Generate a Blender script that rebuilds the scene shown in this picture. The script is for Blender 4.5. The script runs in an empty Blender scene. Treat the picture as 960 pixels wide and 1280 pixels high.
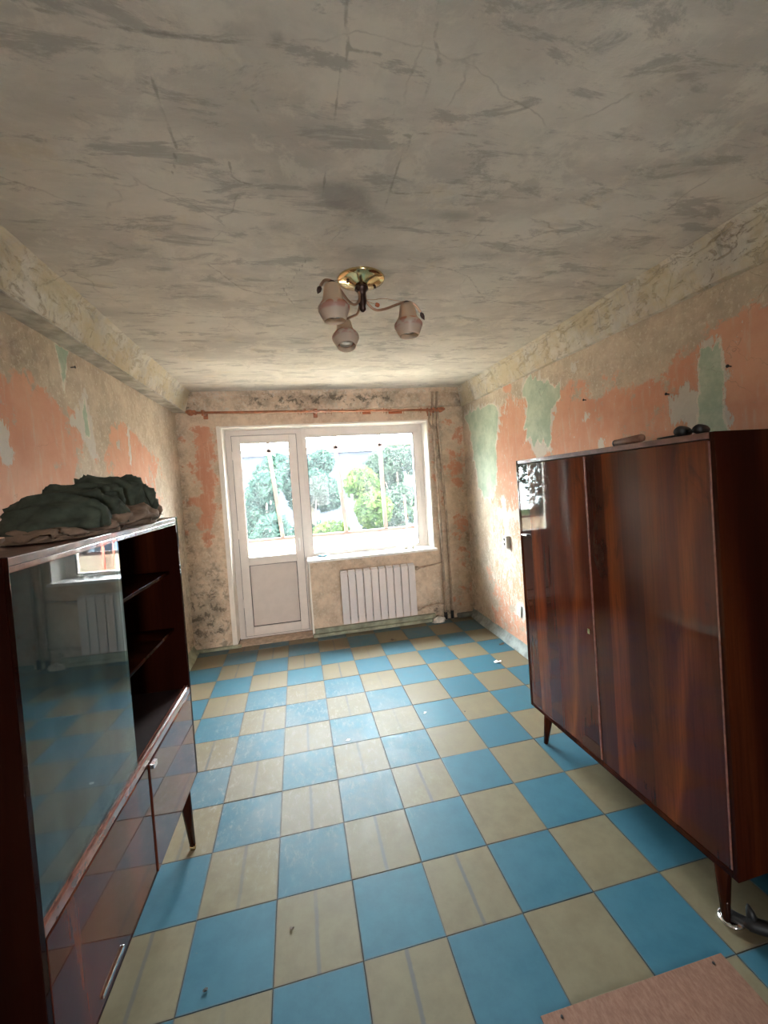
import bpy, bmesh, math, random
import numpy as np
from mathutils import Vector, Matrix
random.seed(7); rng = np.random.RandomState(7)
S = bpy.context.scene
COL = S.collection

# ------------------------------------------------------------------ camera
M = ((0.97642704, 0.20418898, 0.06997929), (-0.20629936, 0.97818686, 0.02431141), (-0.0634887, -0.038175, 0.99725215))
cd = bpy.data.cameras.new('camera'); cam = bpy.data.objects.new('camera', cd); COL.objects.link(cam)
cd.sensor_fit = 'VERTICAL'; cd.sensor_height = 36; cd.lens = 520.74 / 1280 * 36; cd.shift_y = -20.03 / 1280
cd.clip_start = 0.02
cam.matrix_world = Matrix(((M[0][0], M[0][2], -M[0][1], 0.18859), (M[1][0], M[1][2], -M[1][1], -2.26965), (M[2][0], M[2][2], -M[2][1], 1.63688), (0, 0, 0, 1)))
S.camera = cam
# ------------------------------------------------------------------ sky, sun, portal, exposure
S.view_settings.view_transform = 'Standard'; S.view_settings.look = 'None'; S.view_settings.gamma = 1
S.view_settings.exposure = 2.68
S.cycles.diffuse_bounces = 8; S.cycles.max_bounces = 14; S.cycles.transparent_max_bounces = 16
w = bpy.data.worlds.new('sky'); S.world = w; w.use_nodes = True
nt = w.node_tree; bg = nt.nodes['Background']; sk = nt.nodes.new('ShaderNodeTexSky')
sk.sky_type = 'NISHITA'; sk.sun_disc = False; sk.sun_elevation = math.radians(62); sk.sun_rotation = math.radians(200); sk.air_density = 1.2; sk.dust_density = 3.0
hz = nt.nodes.new('ShaderNodeMixRGB'); hz.inputs[0].default_value = 0.8; hz.inputs[2].default_value = (6.6, 6.6, 6.5, 1)   # bright thin overcast
nt.links.new(sk.outputs[0], hz.inputs[1]); nt.links.new(hz.outputs[0], bg.inputs[0]); bg.inputs[1].default_value = 1.9
sd = bpy.data.lights.new('sun', 'SUN'); sd.energy = 26.0; sd.angle = math.radians(1); sd.color = (1, .95, .86)
so = bpy.data.objects.new('sun', sd); COL.objects.link(so); so.rotation_euler = Vector((-math.cos(math.radians(66)) * math.cos(math.radians(10)), -math.cos(math.radians(66)) * math.sin(math.radians(4)), -math.sin(math.radians(66)))).to_track_quat('-Z', 'Y').to_euler()
pd = bpy.data.lights.new('window_portal', 'AREA'); pd.shape = 'RECTANGLE'; pd.size = 2.2; pd.size_y = 2.3; pd.cycles.is_portal = True
po = bpy.data.objects.new('window_portal', pd); COL.objects.link(po); po.location = (.57, 2.56, 1.15); po.rotation_euler = (math.radians(-90), 0, 0)
pd2 = bpy.data.lights.new('added_hall_window_portal', 'AREA'); pd2.shape = 'RECTANGLE'; pd2.size = 1.02; pd2.size_y = .97; pd2.cycles.is_portal = True  # portal for the window of the hall added behind the camera
po2 = bpy.data.objects.new('added_hall_window_portal', pd2); COL.objects.link(po2); po2.location = (.7, -6.15, 1.425); po2.rotation_euler = (math.radians(90), 0, 0)

# ------------------------------------------------------------------ node helpers
class Mat:
    def __init__(s, name, rough=.7, metal=0):
        s.m = bpy.data.materials.new(name); s.m.use_nodes = True; s.t = s.m.node_tree; s.b = s.t.nodes['Principled BSDF']
        s.b.inputs['Roughness'].default_value = rough; s.b.inputs['Metallic'].default_value = metal
    def n(s, k): return s.t.nodes.new(k)
    def L(s, v, sock):
        if isinstance(v, (int, float)): sock.default_value = v
        elif isinstance(v, tuple): sock.default_value = (*v, 1) if len(v) == 3 and sock.type == 'RGBA' else v
        else: s.t.links.new(v, sock)
    def f(s, op, a, b=0.0, c=0.0):
        n = s.n('ShaderNodeMath'); n.operation = op; s.L(a, n.inputs[0]); s.L(b, n.inputs[1]); s.L(c, n.inputs[2]); return n.outputs[0]
    def add(s, a, b): return s.f('ADD', a, b)
    def sub(s, a, b): return s.f('SUBTRACT', a, b)
    def mul(s, a, b): return s.f('MULTIPLY', a, b)
    def ss(s, x, lo, hi, a=0.0, b=1.0):
        n = s.n('ShaderNodeMapRange'); n.interpolation_type = 'SMOOTHSTEP'; s.L(x, n.inputs[0]); s.L(lo, n.inputs[1]); s.L(hi, n.inputs[2]); s.L(a, n.inputs[3]); s.L(b, n.inputs[4]); return n.outputs[0]
    def obj(s): return s.n('ShaderNodeTexCoord').outputs['Object']
    def pos(s): return s.n('ShaderNodeNewGeometry').outputs['Position']
    def sc(s, v, k, r=(0, 0, 0)):
        n = s.n('ShaderNodeMapping'); s.L(v, n.inputs[0]); n.inputs['Scale'].default_value = k if isinstance(k, tuple) else (k, k, k); n.inputs['Rotation'].default_value = r; return n.outputs[0]
    def noise(s, v, scale, det=4, rough=.55, dist=0):
        n = s.n('ShaderNodeTexNoise'); s.L(v, n.inputs['Vector']); n.inputs['Scale'].default_value = scale; n.inputs['Detail'].default_value = det; n.inputs['Roughness'].default_value = rough; n.inputs['Distortion'].default_value = dist; return n.outputs[0]
    def vor(s, v, scale, feat='DISTANCE_TO_EDGE'):
        n = s.n('ShaderNodeTexVoronoi'); n.feature = feat; s.L(v, n.inputs['Vector']); n.inputs['Scale'].default_value = scale; return n.outputs[0]
    def xyz(s, v):
        n = s.n('ShaderNodeSeparateXYZ'); s.L(v, n.inputs[0]); return n.outputs
    def at(s, name, kind='GEOMETRY'):
        n = s.n('ShaderNodeAttribute'); n.attribute_name = name; n.attribute_type = kind; return n.outputs['Fac']
    def rnd(s): return s.n('ShaderNodeObjectInfo').outputs['Random']
    def mix(s, f, a, b, mode='MIX'):
        n = s.n('ShaderNodeMixRGB'); n.blend_type = mode; s.L(f, n.inputs[0]); s.L(a, n.inputs[1]); s.L(b, n.inputs[2]); return n.outputs[0]
    def ramp(s, f, stops):
        n = s.n('ShaderNodeValToRGB'); e = n.color_ramp.elements
        while len(e) < len(stops): e.new(.5)
        for i, (p, c) in enumerate(stops): e[i].position = p; e[i].color = (*c, 1)
        s.L(f, n.inputs[0]); return n.outputs[0]
    def col(s, c): s.L(c, s.b.inputs['Base Color']); return s
    def rough(s, r): s.L(r, s.b.inputs['Roughness']); return s
    def bump(s, h, st=.3, d=.01):
        n = s.n('ShaderNodeBump'); n.inputs['Strength'].default_value = st; n.inputs['Distance'].default_value = d; s.L(h, n.inputs['Height']); s.t.links.new(n.outputs[0], s.b.inputs['Normal']); return s

def plain(name, c, rough=.6, metal=0, var=.15, scale=12, bump=0.0, coat=0):
    m = Mat(name, rough, metal); n = m.noise(m.obj(), scale, 4, .6)
    m.col(m.mix(m.ss(n, .3, .7), tuple(x * (1 - var) for x in c), tuple(min(1, x * (1 + var)) for x in c)))
    if bump: m.bump(n, bump, .004)
    if coat: m.b.inputs['Coat Weight'].default_value = coat; m.b.inputs['Coat Roughness'].default_value = .05
    return m.m

# --- plaster wall with torn paper layers
def wall_mat(name, plaster, dark, orange=(.63, .285, .18)):
    m = Mat(name, .85); o = m.pos()
    big = m.noise(o, 2.2, 7, .68); mid = m.noise(o, 7, 8, .72); fine = m.noise(o, 38, 6, .7)
    streak = m.noise(m.sc(o, (30, 30, 5)), 1, 5, .7); sp = m.noise(m.sc(o, (22, 22, 13)), 1, 4, .8, .6)
    c = m.mix(m.ss(mid, .34, .64), dark, plaster)
    c = m.mix(m.ss(big, .5, .66, 0, .55), c, (.40, .35, .27))
    c = m.mix(m.ss(fine, .53, .64, 0, .55), c, (.74, .67, .54))
    om = m.add(m.at('orange'), m.add(m.mul(m.sub(mid, .5), 1.7), m.mul(m.sub(big, .5), .9)))
    om = m.ss(om, .42, .58)
    oc = m.mix(m.ss(big, .35, .65), orange, tuple(x * y for x, y in zip(orange, (1.12, 1.3, 1.35))))
    oc = m.mix(m.ss(streak, .5, .7, 0, .4), oc, plaster)
    c = m.mix(m.mul(om, .93), c, oc)
    # scraped pale flecks
    fl = m.mul(m.ss(m.add(sp, m.mul(m.at('fleck'), .30)), .66, .70), m.ss(m.add(mid, m.mul(m.at('fleck'), .3)), .5, .6))
    c = m.mix(m.mul(fl, .85), c, (.66, .60, .51))
    # torn paper: white backing then green under-paint
    jag = m.add(m.mul(m.sub(m.noise(m.sc(o, (60, 60, 20), (.3, 0, 0)), 1, 4, .8), .5), .09), m.mul(m.sub(fine, .5), .03))
    wm = m.ss(m.add(m.at('white'), jag), .004, -.004)
    c = m.mix(wm, c, m.mix(fine, (.56, .51, .45), (.68, .63, .56)))
    g = m.add(m.at('green'), m.mul(jag, .55))
    halo = m.ss(m.sub(g, m.mul(m.ss(mid, .35, .62), .014)), .003, -.003)
    gm = m.ss(g, .002, -.004)
    c = m.mix(halo, c, (.72, .66, .56))
    gc = m.mix(m.ss(mid, .35, .65), (.38, .47, .36), (.54, .61, .48)); gc = m.mix(m.ss(fine, .6, .7, 0, .5), gc, (.55, .55, .45))
    c = m.mix(gm, c, gc)
    # mould spots, plus darker tone towards corners, floor and beam
    mo = m.mul(m.at('mould'), m.add(m.ss(m.noise(o, 13, 6, .75, .4), .48, .62), m.mul(m.ss(big, .4, .6), .45)))
    c = m.mix(m.f('MINIMUM', m.mul(mo, .8), .85), c, (.10, .085, .065))
    cr = m.ss(m.vor(m.sc(m.mix(.12, o, m.n('ShaderNodeTexNoise').outputs['Color']), 1.0), 3.1), .006, .0)
    c = m.mix(m.mul(cr, m.ss(big, .48, .56, 0, .35)), c, (.14, .11, .08))
    m.col(c)
    h = m.add(m.add(m.mul(mid, .6), m.mul(fine, .25)), m.add(m.mul(om, .25), m.mul(m.add(wm, halo), -.3)))
    m.bump(h, .55, .006); return m.m

def ceil_mat(name, tint=1.0, yellow=0.0):
    m = Mat(name, .9); o = m.pos()
    a = m.noise(m.sc(o, (1.1, 2.2, 1)), 1.6, 8, .66, .3); b = m.noise(o, 6, 9, .72, .3); fine = m.noise(o, 45, 5, .7)
    d = m.noise(m.sc(o, (2.2, 6.5, 2), (0, 0, .55)), 1.5, 9, .74, .5)
    c = m.mix(m.ss(a, .32, .66), (.44 * tint, .41 * tint, .36 * tint), (.60 * tint, .56 * tint, .49 * tint))
    c = m.mix(m.ss(b, .50, .60, 0, .6), c, (.63, .59, .51))
    st = m.add(m.at('stain'), m.mul(m.sub(b, .5), 1.5)); c = m.mix(m.ss(st, .45, .95, 0, .55), c, (.19, .18, .165))
    c = m.mix(m.ss(d, .52, .61, 0, .6), c, (.27, .255, .23))
    fk = m.noise(m.sc(o, (5, 5, 9)), 1.6, 9, .78, .9); c = m.mix(m.ss(fk, .53, .60, 0, .55 * yellow), c, (.34, .27, .17)); ye = m.ss(m.noise(o, 4.1, 6, .7), .56 - .16 * yellow, .72 - .12 * yellow, 0, .35 + .45 * yellow); c = m.mix(ye, c, (.56, .47, .31))
    cr = m.ss(m.add(m.at('crack'), m.mul(m.sub(fine, .5), .010)), .0065, .0015)
    c = m.mix(m.mul(cr, m.ss(b, .40, .56, .08, .5)), c, (.17, .155, .13))
    warp = m.n('ShaderNodeTexNoise'); m.L(o, warp.inputs['Vector']); warp.inputs['Scale'].default_value = 3; warp.inputs['Detail'].default_value = 6
    v = m.vor(m.mix(.18, o, warp.outputs['Color']), 2.6)
    c = m.mix(m.mul(m.ss(v, .009, .0), m.ss(a, .50, .62, 0, .35)), c, (.2, .18, .15))
    m.col(c); h = m.add(m.mul(b, .7), m.add(m.mul(fine, .18), m.mul(d, .5))); m.bump(m.sub(h, m.mul(m.ss(fk, .53, .6), .5 * yellow)), .5 + .3 * yellow, .009); return m.m

def tile_mat(name, lo, hi, edge):
    m = Mat(name); o = m.pos(); r = m.rnd(); big = m.noise(o, 2.5, 6, .65); mid = m.noise(o, 11, 7, .7); fine = m.noise(o, 70, 4, .7)
    c = m.mix(m.ss(mid, .3, .7), lo, hi)
    c = m.mix(m.ss(r, 0, 1, 0, .25), c, edge)
    X = m.xyz(o); lx = m.xyz(m.obj())
    # whitewash scuffs trodden in across the middle of the room
    dx = m.sub(X[0], .15); dy = m.sub(X[1], .35); d = m.add(m.mul(m.mul(dx, dx), 1.5), m.mul(dy, m.mul(dy, 1.1)))
    zone = m.ss(d, 1.3, .1); sc = m.noise(m.sc(o, (34, 15, 9), (0, 0, .2)), 1, 8, .84, .5)
    c = m.mix(m.mul(zone, m.ss(m.add(sc, m.mul(mid, .25)), .62, .80, 0, .5)), c, (.32, .31, .295))
    c = m.mix(m.mul(zone, m.ss(big, .4, .6, .05, .35)), c, (.21, .195, .185))
    st = m.mul(m.at('streak', 'OBJECT'), m.ss(m.f('ABSOLUTE', m.add(lx[0], m.mul(m.sub(mid, .5), .012))), .011, .003)); c = m.mix(m.mul(st, m.ss(big, .38, .5, .35, .6)), c, (.065, .08, .095))
    c = m.mix(m.ss(m.noise(o, 24, 5, .75, .8), .66, .74, 0, .4), c, (.14, .12, .09))
    # browner towards the window wall
    c = m.mix(m.mul(m.ss(X[1], 1.5, 2.25), m.ss(mid, .35, .6, 0, .4)), c, (.20, .15, .10))
    e = m.f('MAXIMUM', m.f('ABSOLUTE', lx[0]), m.f('ABSOLUTE', lx[1])); c = m.mix(m.ss(e, .141, .149, 0, .5), c, (.10, .09, .08))
    m.col(c); m.rough(m.ss(mid, .3, .7, .42, .62)); m.b.inputs['Specular IOR Level'].default_value = .17
    m.bump(m.add(mid, m.mul(fine, .3)), .12, .004); return m.m

def veneer(name, k=1.0, contrast=1.0, coat=1.0, rough=.3):
    m = Mat(name, rough); o = m.obj(); r = m.rnd()
    q = m.sc(o, (3.4, 3.4, .35)); wv = m.noise(m.sc(o, (2.3, 2.3, .5)), 1, 3, .5, .8)
    band = m.noise(m.mix(.25, q, wv), 1.0, 3, .5, .4); fine = m.noise(m.sc(o, (90, 90, 3)), 1, 5, .7); blot = m.noise(m.sc(o, (7, 7, 2.5)), 1, 6, .7, .8)
    c = m.ramp(band, [(.30, (.07 * k, .015 * k, .009 * k)), (.44, (.14 * k, .026 * k, .013 * k)), (.53, (.30 * k, .066 * k, .02 * k)), (.59, (.15 * k, .028 * k, .013 * k)), (.70, (.055 * k, .013 * k, .009 * k))])
    wn_ = m.n('ShaderNodeTexWhiteNoise'); wn_.noise_dimensions = '1D'; m.L(m.f('FLOOR', m.mul(m.add(m.xyz(o)[1], m.mul(m.sub(wv, .5), .02)), 10.5)), wn_.inputs['W']); c = m.mix(m.ss(wn_.outputs[0], 0, 1, 0, .62), c, (.022 * k, .007 * k, .006 * k))
    c = m.mix(m.ss(fine, .35, .7, 0, .4), c, (.05 * k, .012 * k, .008 * k)); c = m.mix(m.ss(blot, .55, .7, 0, .5 * contrast), c, (.016, .007, .007))
    m.col(c); m.b.inputs['Coat Weight'].default_value = coat; m.b.inputs['Coat Roughness'].default_value = .03; m.b.inputs['Coat IOR'].default_value = 1.42; m.b.inputs['Specular IOR Level'].default_value = 0
    return m.m

def glass(name, tint=(.93, .96, .96), ior=1.5, dirt=0.0, dcol=(.8, .84, .86)):
    m = Mat(name); t = m.t; t.nodes.remove(m.b); out = t.nodes['Material Output']
    tr = m.n('ShaderNodeBsdfTransparent'); m.L(tint, tr.inputs[0]); gl = m.n('ShaderNodeBsdfGlossy'); gl.inputs['Roughness'].default_value = .01
    fr = m.n('ShaderNodeFresnel'); fr.inputs[0].default_value = ior
    mx = m.n('ShaderNodeMixShader'); t.links.new(fr.outputs[0], mx.inputs[0]); t.links.new(tr.outputs[0], mx.inputs[1]); t.links.new(gl.outputs[0], mx.inputs[2]); last = mx.outputs[0]
    if dirt:
        o = m.pos(); n = m.noise(m.sc(o, (9, 9, 2.2)), 1, 6, .7); df = m.n('ShaderNodeBsdfTranslucent'); m.L(dcol, df.inputs[0]); d2 = m.n('ShaderNodeBsdfDiffuse'); m.L(dcol, d2.inputs[0])
        ad = m.n('ShaderNodeMixShader'); ad.inputs[0].default_value = .3; t.links.new(df.outputs[0], ad.inputs[1]); t.links.new(d2.outputs[0], ad.inputs[2])
        m2 = m.n('ShaderNodeMixShader'); m.L(m.ss(n, .3, .72, dirt * .5, dirt * 1.6), m2.inputs[0]); t.links.new(last, m2.inputs[1]); t.links.new(ad.outputs[0], m2.inputs[2]); last = m2.outputs[0]
    t.links.new(last, out.inputs[0]); return m.m

def leaf_mat(name, a, b):
    m = Mat(name, .8); m.b.inputs['Specular IOR Level'].default_value = .05; c = m.mix(m.ss(m.noise(m.pos(), 2.2, 4, .7), .35, .65), a, b); m.col(c)
    tr = m.n('ShaderNodeBsdfTranslucent'); m.L(c, tr.inputs[0]); mx = m.n('ShaderNodeMixShader'); mx.inputs[0].default_value = .4
    m.t.links.new(m.b.outputs[0], mx.inputs[1]); m.t.links.new(tr.outputs[0], mx.inputs[2]); m.t.links.new(mx.outputs[0], m.t.nodes['Material Output'].inputs[0]); return m.m

MT = dict(
    wall_side=wall_mat('scraped_wall_paint', (.62, .51, .39), (.48, .38, .285)),
    wall_back=wall_mat('scraped_back_wall_paint', (.74, .59, .45), (.54, .41, .30), (.55, .225, .135)),
    ceiling=ceil_mat('stained_whitewash'), beam=ceil_mat('crumbling_whitewash', 1.12, 1.0),
    blue=tile_mat('blue_tile', (.030, .104, .145), (.042, .13, .175), (.03, .09, .13)),
    beige=tile_mat('beige_tile', (.148, .118, .072), (.182, .15, .092), (.137, .116, .08)),
    subfloor=plain('dark_grout', (.05, .045, .04), .9), red=veneer('mahogany_veneer', .6), redside=veneer('plain_mahogany', .2, .5, .3, .42),
    redtop=plain('worn_red_brown_wood', (.16, .062, .045), .38, var=.3, scale=20, coat=.4), inner=plain('dark_cabinet_interior', (.035, .014, .012), .6),
    rail=plain('polished_red_rail', (.20, .07, .05), .25, var=.25, scale=30, coat=.8),
    upvc=plain('white_upvc', (.74, .67, .62), .4, var=.03), sill=plain('white_sill', (.82, .79, .76), .35, var=.04), reveal=plain('white_reveal', (.82, .77, .71), .7, var=.06, scale=6, bump=.1),
    panel=plain('upvc_panel', (.64, .56, .51), .5, var=.03), gasket=plain('dark_gasket', (.05, .045, .045), .7),
    rad=plain('radiator_enamel', (.70, .64, .62), .35, var=.03), radgap=plain('radiator_shadow_metal', (.30, .27, .26), .5),
    sage=plain('sage_green_paint', (.30, .31, .22), .6, var=.3, scale=9, bump=.3), cement=plain('grey_blue_cement', (.24, .27, .26), .8, var=.3, scale=10, bump=.5),
    pipe=plain('old_pipe_paint', (.42, .32, .24), .5, var=.3, scale=14, bump=.2), black=plain('black_rubber', (.012, .011, .011), .5), plaster=plain('patching_plaster', (.62, .58, .52), .9, var=.2, scale=25, bump=.6),
    rodwood=plain('varnished_rod_wood', (.40, .14, .065), .35, var=.3, scale=25, coat=.5), brass=plain('polished_brass', (.78, .62, .33), .14, 1, .1), bronze=plain('bronze_tube', (.36, .22, .15), .35, .7, .2),
    darkmetal=plain('dark_bronze', (.05, .025, .02), .35, .6), amber=plain('amber_bead', (.42, .12, .05), .25, coat=.5), chrome=plain('chrome', (.75, .75, .75), .15, 1, .05),
    bulb=plain('lamp_bulb', (.8, .78, .72), .15, coat=.5), green_cloth=plain('dark_green_cloth', (.052, .064, .046), .9, var=.35, scale=18, bump=.5), tan_cloth=plain('brown_cloth', (.24, .165, .12), .9, var=.2, scale=30, bump=.4),
    ply=None, outlet=plain('outlet_plastic', (.72, .70, .64), .4, var=.04), paper=plain('scrap_paper', (.8, .77, .72), .8, var=.05),
    cframe=plain('old_pinkish_frame_paint', (.055, .030, .025), .7, var=.3, scale=9), parapet=plain('cream_parapet_paint', (.40, .34, .28), .8, var=.06), concrete=plain('balcony_concrete', (.55, .53, .49), .9, var=.15),
    redpole=plain('faded_red_pole', (.55, .13, .09), .5), bark=plain('bark', (.12, .09, .065), .95, var=.3, bump=.4), ground=plain('grassy_ground', (.02, .025, .012), .95, var=.4, scale=2),
    hall=plain('dark_unseen_wall_paint', (.16, .125, .09), .9, var=.08, scale=3), cabside=veneer('dark_cabinet_mahogany', .17, .4, .3, .42), redleft=veneer('dark_mahogany_veneer', .5, .6),  # paint darkened on the unseen hall and rear wall to cut bounced light
    facade=plain('lilac_grey_facade', (.03, .03, .042), .9, var=.1, scale=1.5), pane=glass('window_glass', (.93, .96, .96), 1.12), cabglass=glass('cabinet_glass', (.62, .78, .78), 1.9, .10, (.36, .52, .54)),
    dirty=glass('dusty_balcony_glass', (.93, .97, .98), 1.05, .009), winglass=plain('far_window_glass', (.08, .10, .13), .1), blueplastic=plain('blue_plastic', (.08, .25, .33), .4),
    leaf1=leaf_mat('dark_leaves', (.009, .020, .017), (.022, .040, .029)), leaf2=leaf_mat('yellow_green_leaves', (.016, .032, .007), (.042, .056, .014)), leaf3=leaf_mat('grey_green_leaves', (.016, .027, .02), (.036, .05, .034)),
    torn=plain('torn_grey_paper', (.42, .385, .33), .9, var=.3, scale=8, bump=.4), torngreen=plain('torn_green_paper', (.27, .36, .27), .9, var=.2, bump=.3))
_m = Mat('orange_brown_fibreboard', .8); _o = _m.obj(); _f = _m.noise(_m.sc(_o, (90, 30, 30)), 1, 6, .8); _g = _m.noise(_o, 5, 5, .6)
_m.col(_m.mix(_m.ss(_f, .35, .68), _m.mix(_g, (.13, .052, .030), (.18, .08, .046)), (.22, .11, .068))); _m.bump(_f, .3, .002); MT['ply'] = _m.m
# shade glass with painted flowers
_m = Mat('frosted_shade_glass', .35); _o = _m.obj(); _X = _m.xyz(_o)
_z = _m.ss(_m.f('ABSOLUTE', _m.add(_X[2], .104)), .024, .012); _v = _m.vor(_m.sc(_o, (26, 26, 26)), 1, 'F1')
_c = _m.mix(_m.mul(_z, _m.ss(_v, .62, .45, 0, .85)), (.70, .56, .41), (.60, .18, .07)); _c = _m.mix(_m.mul(_m.ss(_m.xyz(_o)[2], -.085, -.11), .35), _c, (.62, .60, .62)); _m.col(_c)
_tr = _m.n('ShaderNodeBsdfTranslucent'); _m.L(_c, _tr.inputs[0]); _mx = _m.n('ShaderNodeMixShader'); _mx.inputs[0].default_value = .55
_m.t.links.new(_m.b.outputs[0], _mx.inputs[1]); _m.t.links.new(_tr.outputs[0], _mx.inputs[2]); _m.t.links.new(_mx.outputs[0], _m.t.nodes['Material Output'].inputs[0]); MT['shade'] = _m.m

# ------------------------------------------------------------------ geometry helpers
def link(name, me, mat, parent=None, loc=(0, 0, 0), rot=(0, 0, 0), smooth=False):
    o = bpy.data.objects.new(name, me); COL.objects.link(o); o.location = loc; o.rotation_euler = rot
    if mat is not None and not me.materials: me.materials.append(MT[mat] if isinstance(mat, str) else mat)
    if parent: o.parent = parent
    if smooth:
        for p in me.polygons: p.use_smooth = True
    return o
def bmobj(name, bm, mat, parent=None, loc=(0, 0, 0), rot=(0, 0, 0), smooth=False):
    bmesh.ops.recalc_face_normals(bm, faces=bm.faces)
    me = bpy.data.meshes.new(name); bm.to_mesh(me); bm.free(); return link(name, me, mat, parent, loc, rot, smooth)
def box(bm, x0, x1, y0, y1, z0, z1, bev=0.0):
    n0 = len(bm.verts)
    vs = [bm.verts.new((x, y, z)) for x in (x0, x1) for y in (y0, y1) for z in (z0, z1)]
    fs = [bm.faces.new([vs[i] for i in q]) for q in ((0, 1, 3, 2), (4, 6, 7, 5), (0, 4, 5, 1), (2, 3, 7, 6), (0, 2, 6, 4), (1, 5, 7, 3))]
    if bev:
        es = list({e for f in fs for e in f.edges}); bmesh.ops.bevel(bm, geom=es, offset=bev, segments=2, affect='EDGES', profile=.6)
def bx(name, x0, x1, y0, y1, z0, z1, mat, parent=None, bev=.002, origin=None, rot=(0, 0, 0)):
    bm = bmesh.new(); o = origin if origin is not None else ((x0 + x1) / 2, (y0 + y1) / 2, (z0 + z1) / 2)
    box(bm, x0 - o[0], x1 - o[0], y0 - o[1], y1 - o[1], z0 - o[2], z1 - o[2], bev)
    return bmobj(name, bm, mat, parent, o, rot)
def tube(bm, pts, rad, seg=10, caps=True):
    pts = [Vector(p) for p in pts]; n = len(pts); rs = rad if isinstance(rad, (list, tuple)) else [rad] * n
    rings = []; up = None
    for i, p in enumerate(pts):
        d = (pts[min(i + 1, n - 1)] - pts[max(i - 1, 0)]).normalized()
        if up is None: up = d.orthogonal().normalized()
        up = (up - d * up.dot(d)).normalized(); s = d.cross(up)
        rings.append([bm.verts.new(p + (up * math.cos(a) + s * math.sin(a)) * rs[i]) for a in [2 * math.pi * k / seg for k in range(seg)]])
    for a, b in zip(rings, rings[1:]):
        for k in range(seg): bm.faces.new((a[k], a[(k + 1) % seg], b[(k + 1) % seg], b[k]))
    if caps: bm.faces.new(rings[0][::-1]); bm.faces.new(rings[-1])
def tb(name, pts, rad, mat, parent=None, seg=10):
    bm = bmesh.new(); tube(bm, pts, rad, seg); return bmobj(name, bm, mat, parent, smooth=True)
def lathe(bm, prof, seg=28, c=(0, 0, 0)):
    rings = [[bm.verts.new((c[0] + r * math.cos(2 * math.pi * k / seg), c[1] + r * math.sin(2 * math.pi * k / seg), c[2] + z)) for k in range(seg)] for r, z in prof]
    for a, b in zip(rings, rings[1:]):
        for k in range(seg): bm.faces.new((a[k], a[(k + 1) % seg], b[(k + 1) % seg], b[k]))
    return rings
def spline(pts, n=6):
    P = [Vector(p) for p in pts]; out = []
    for i in range(len(P) - 1):
        a, b, c, d = P[max(i - 1, 0)], P[i], P[i + 1], P[min(i + 2, len(P) - 1)]
        for k in range(n):
            t = k / n; out.append(.5 * ((2 * b) + (c - a) * t + (2 * a - 5 * b + 4 * c - d) * t * t + (3 * b - a - 3 * c + d) * t ** 3))
    return out + [P[-1]]
def thing(name, label, cat, loc=(0, 0, 0), rot=(0, 0, 0), group=None):
    o = bpy.data.objects.new(name, None); COL.objects.link(o); o.location = loc; o.rotation_euler = rot; o.empty_display_size = .05
    return tag(o, label, cat, group)
def tag(o, label, cat, group=None):
    o['label'] = label; o['category'] = cat
    if group: o['group'] = group
    return o
def struct(o, label, cat):
    o['kind'] = 'structure'; return tag(o, label, cat)
# value noise on arrays
_T = rng.rand(256, 256)
def vn(x, y):
    xi = np.floor(x).astype(int); yi = np.floor(y).astype(int); fx = x - xi; fy = y - yi; fx = fx * fx * (3 - 2 * fx); fy = fy * fy * (3 - 2 * fy)
    a = _T[xi % 256, yi % 256]; b = _T[(xi + 1) % 256, yi % 256]; c = _T[xi % 256, (yi + 1) % 256]; d = _T[(xi + 1) % 256, (yi + 1) % 256]
    return (a * (1 - fx) + b * fx) * (1 - fy) + (c * (1 - fx) + d * fx) * fy
def fbm(x, y, o=4):
    s = 0; a = .5
    for i in range(o): s = s + a * vn(x * 2 ** i + 17 * i, y * 2 ** i + 5 * i); a *= .5
    return s
def sdf(poly, X, Y):
    P = np.array(poly, float); d = np.full(X.shape, 1e9); ins = np.zeros(X.shape, bool); n = len(P)
    for i in range(n):
        a, b = P[i], P[(i + 1) % n]; e = b - a; wx, wy = X - a[0], Y - a[1]; t = np.clip((wx * e[0] + wy * e[1]) / (e @ e + 1e-12), 0, 1)
        d = np.minimum(d, (wx - e[0] * t) ** 2 + (wy - e[1] * t) ** 2)
        c = ((a[1] > Y) != (b[1] > Y)) & (X < (b[0] - a[0]) * (Y - a[1]) / ((b[1] - a[1]) + 1e-12) + a[0]); ins ^= c
    d = np.sqrt(d); return np.where(ins, -d, d)
def seg_d(lines, X, Y):
    d = np.full(X.shape, 1.0)
    for pl in lines:
        for a, b in zip(pl, pl[1:]):
            a = np.array(a); b = np.array(b); e = b - a; wx, wy = X - a[0], Y - a[1]; t = np.clip((wx * e[0] + wy * e[1]) / (e @ e + 1e-12), 0, 1)
            d = np.minimum(d, np.sqrt((wx - e[0] * t) ** 2 + (wy - e[1] * t) ** 2))
    return d
def gb(X, Y, cx, cy, sx, sy, k=1): return k * np.exp(-((X - cx) / sx) ** 2 - ((Y - cy) / sy) ** 2)
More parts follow.
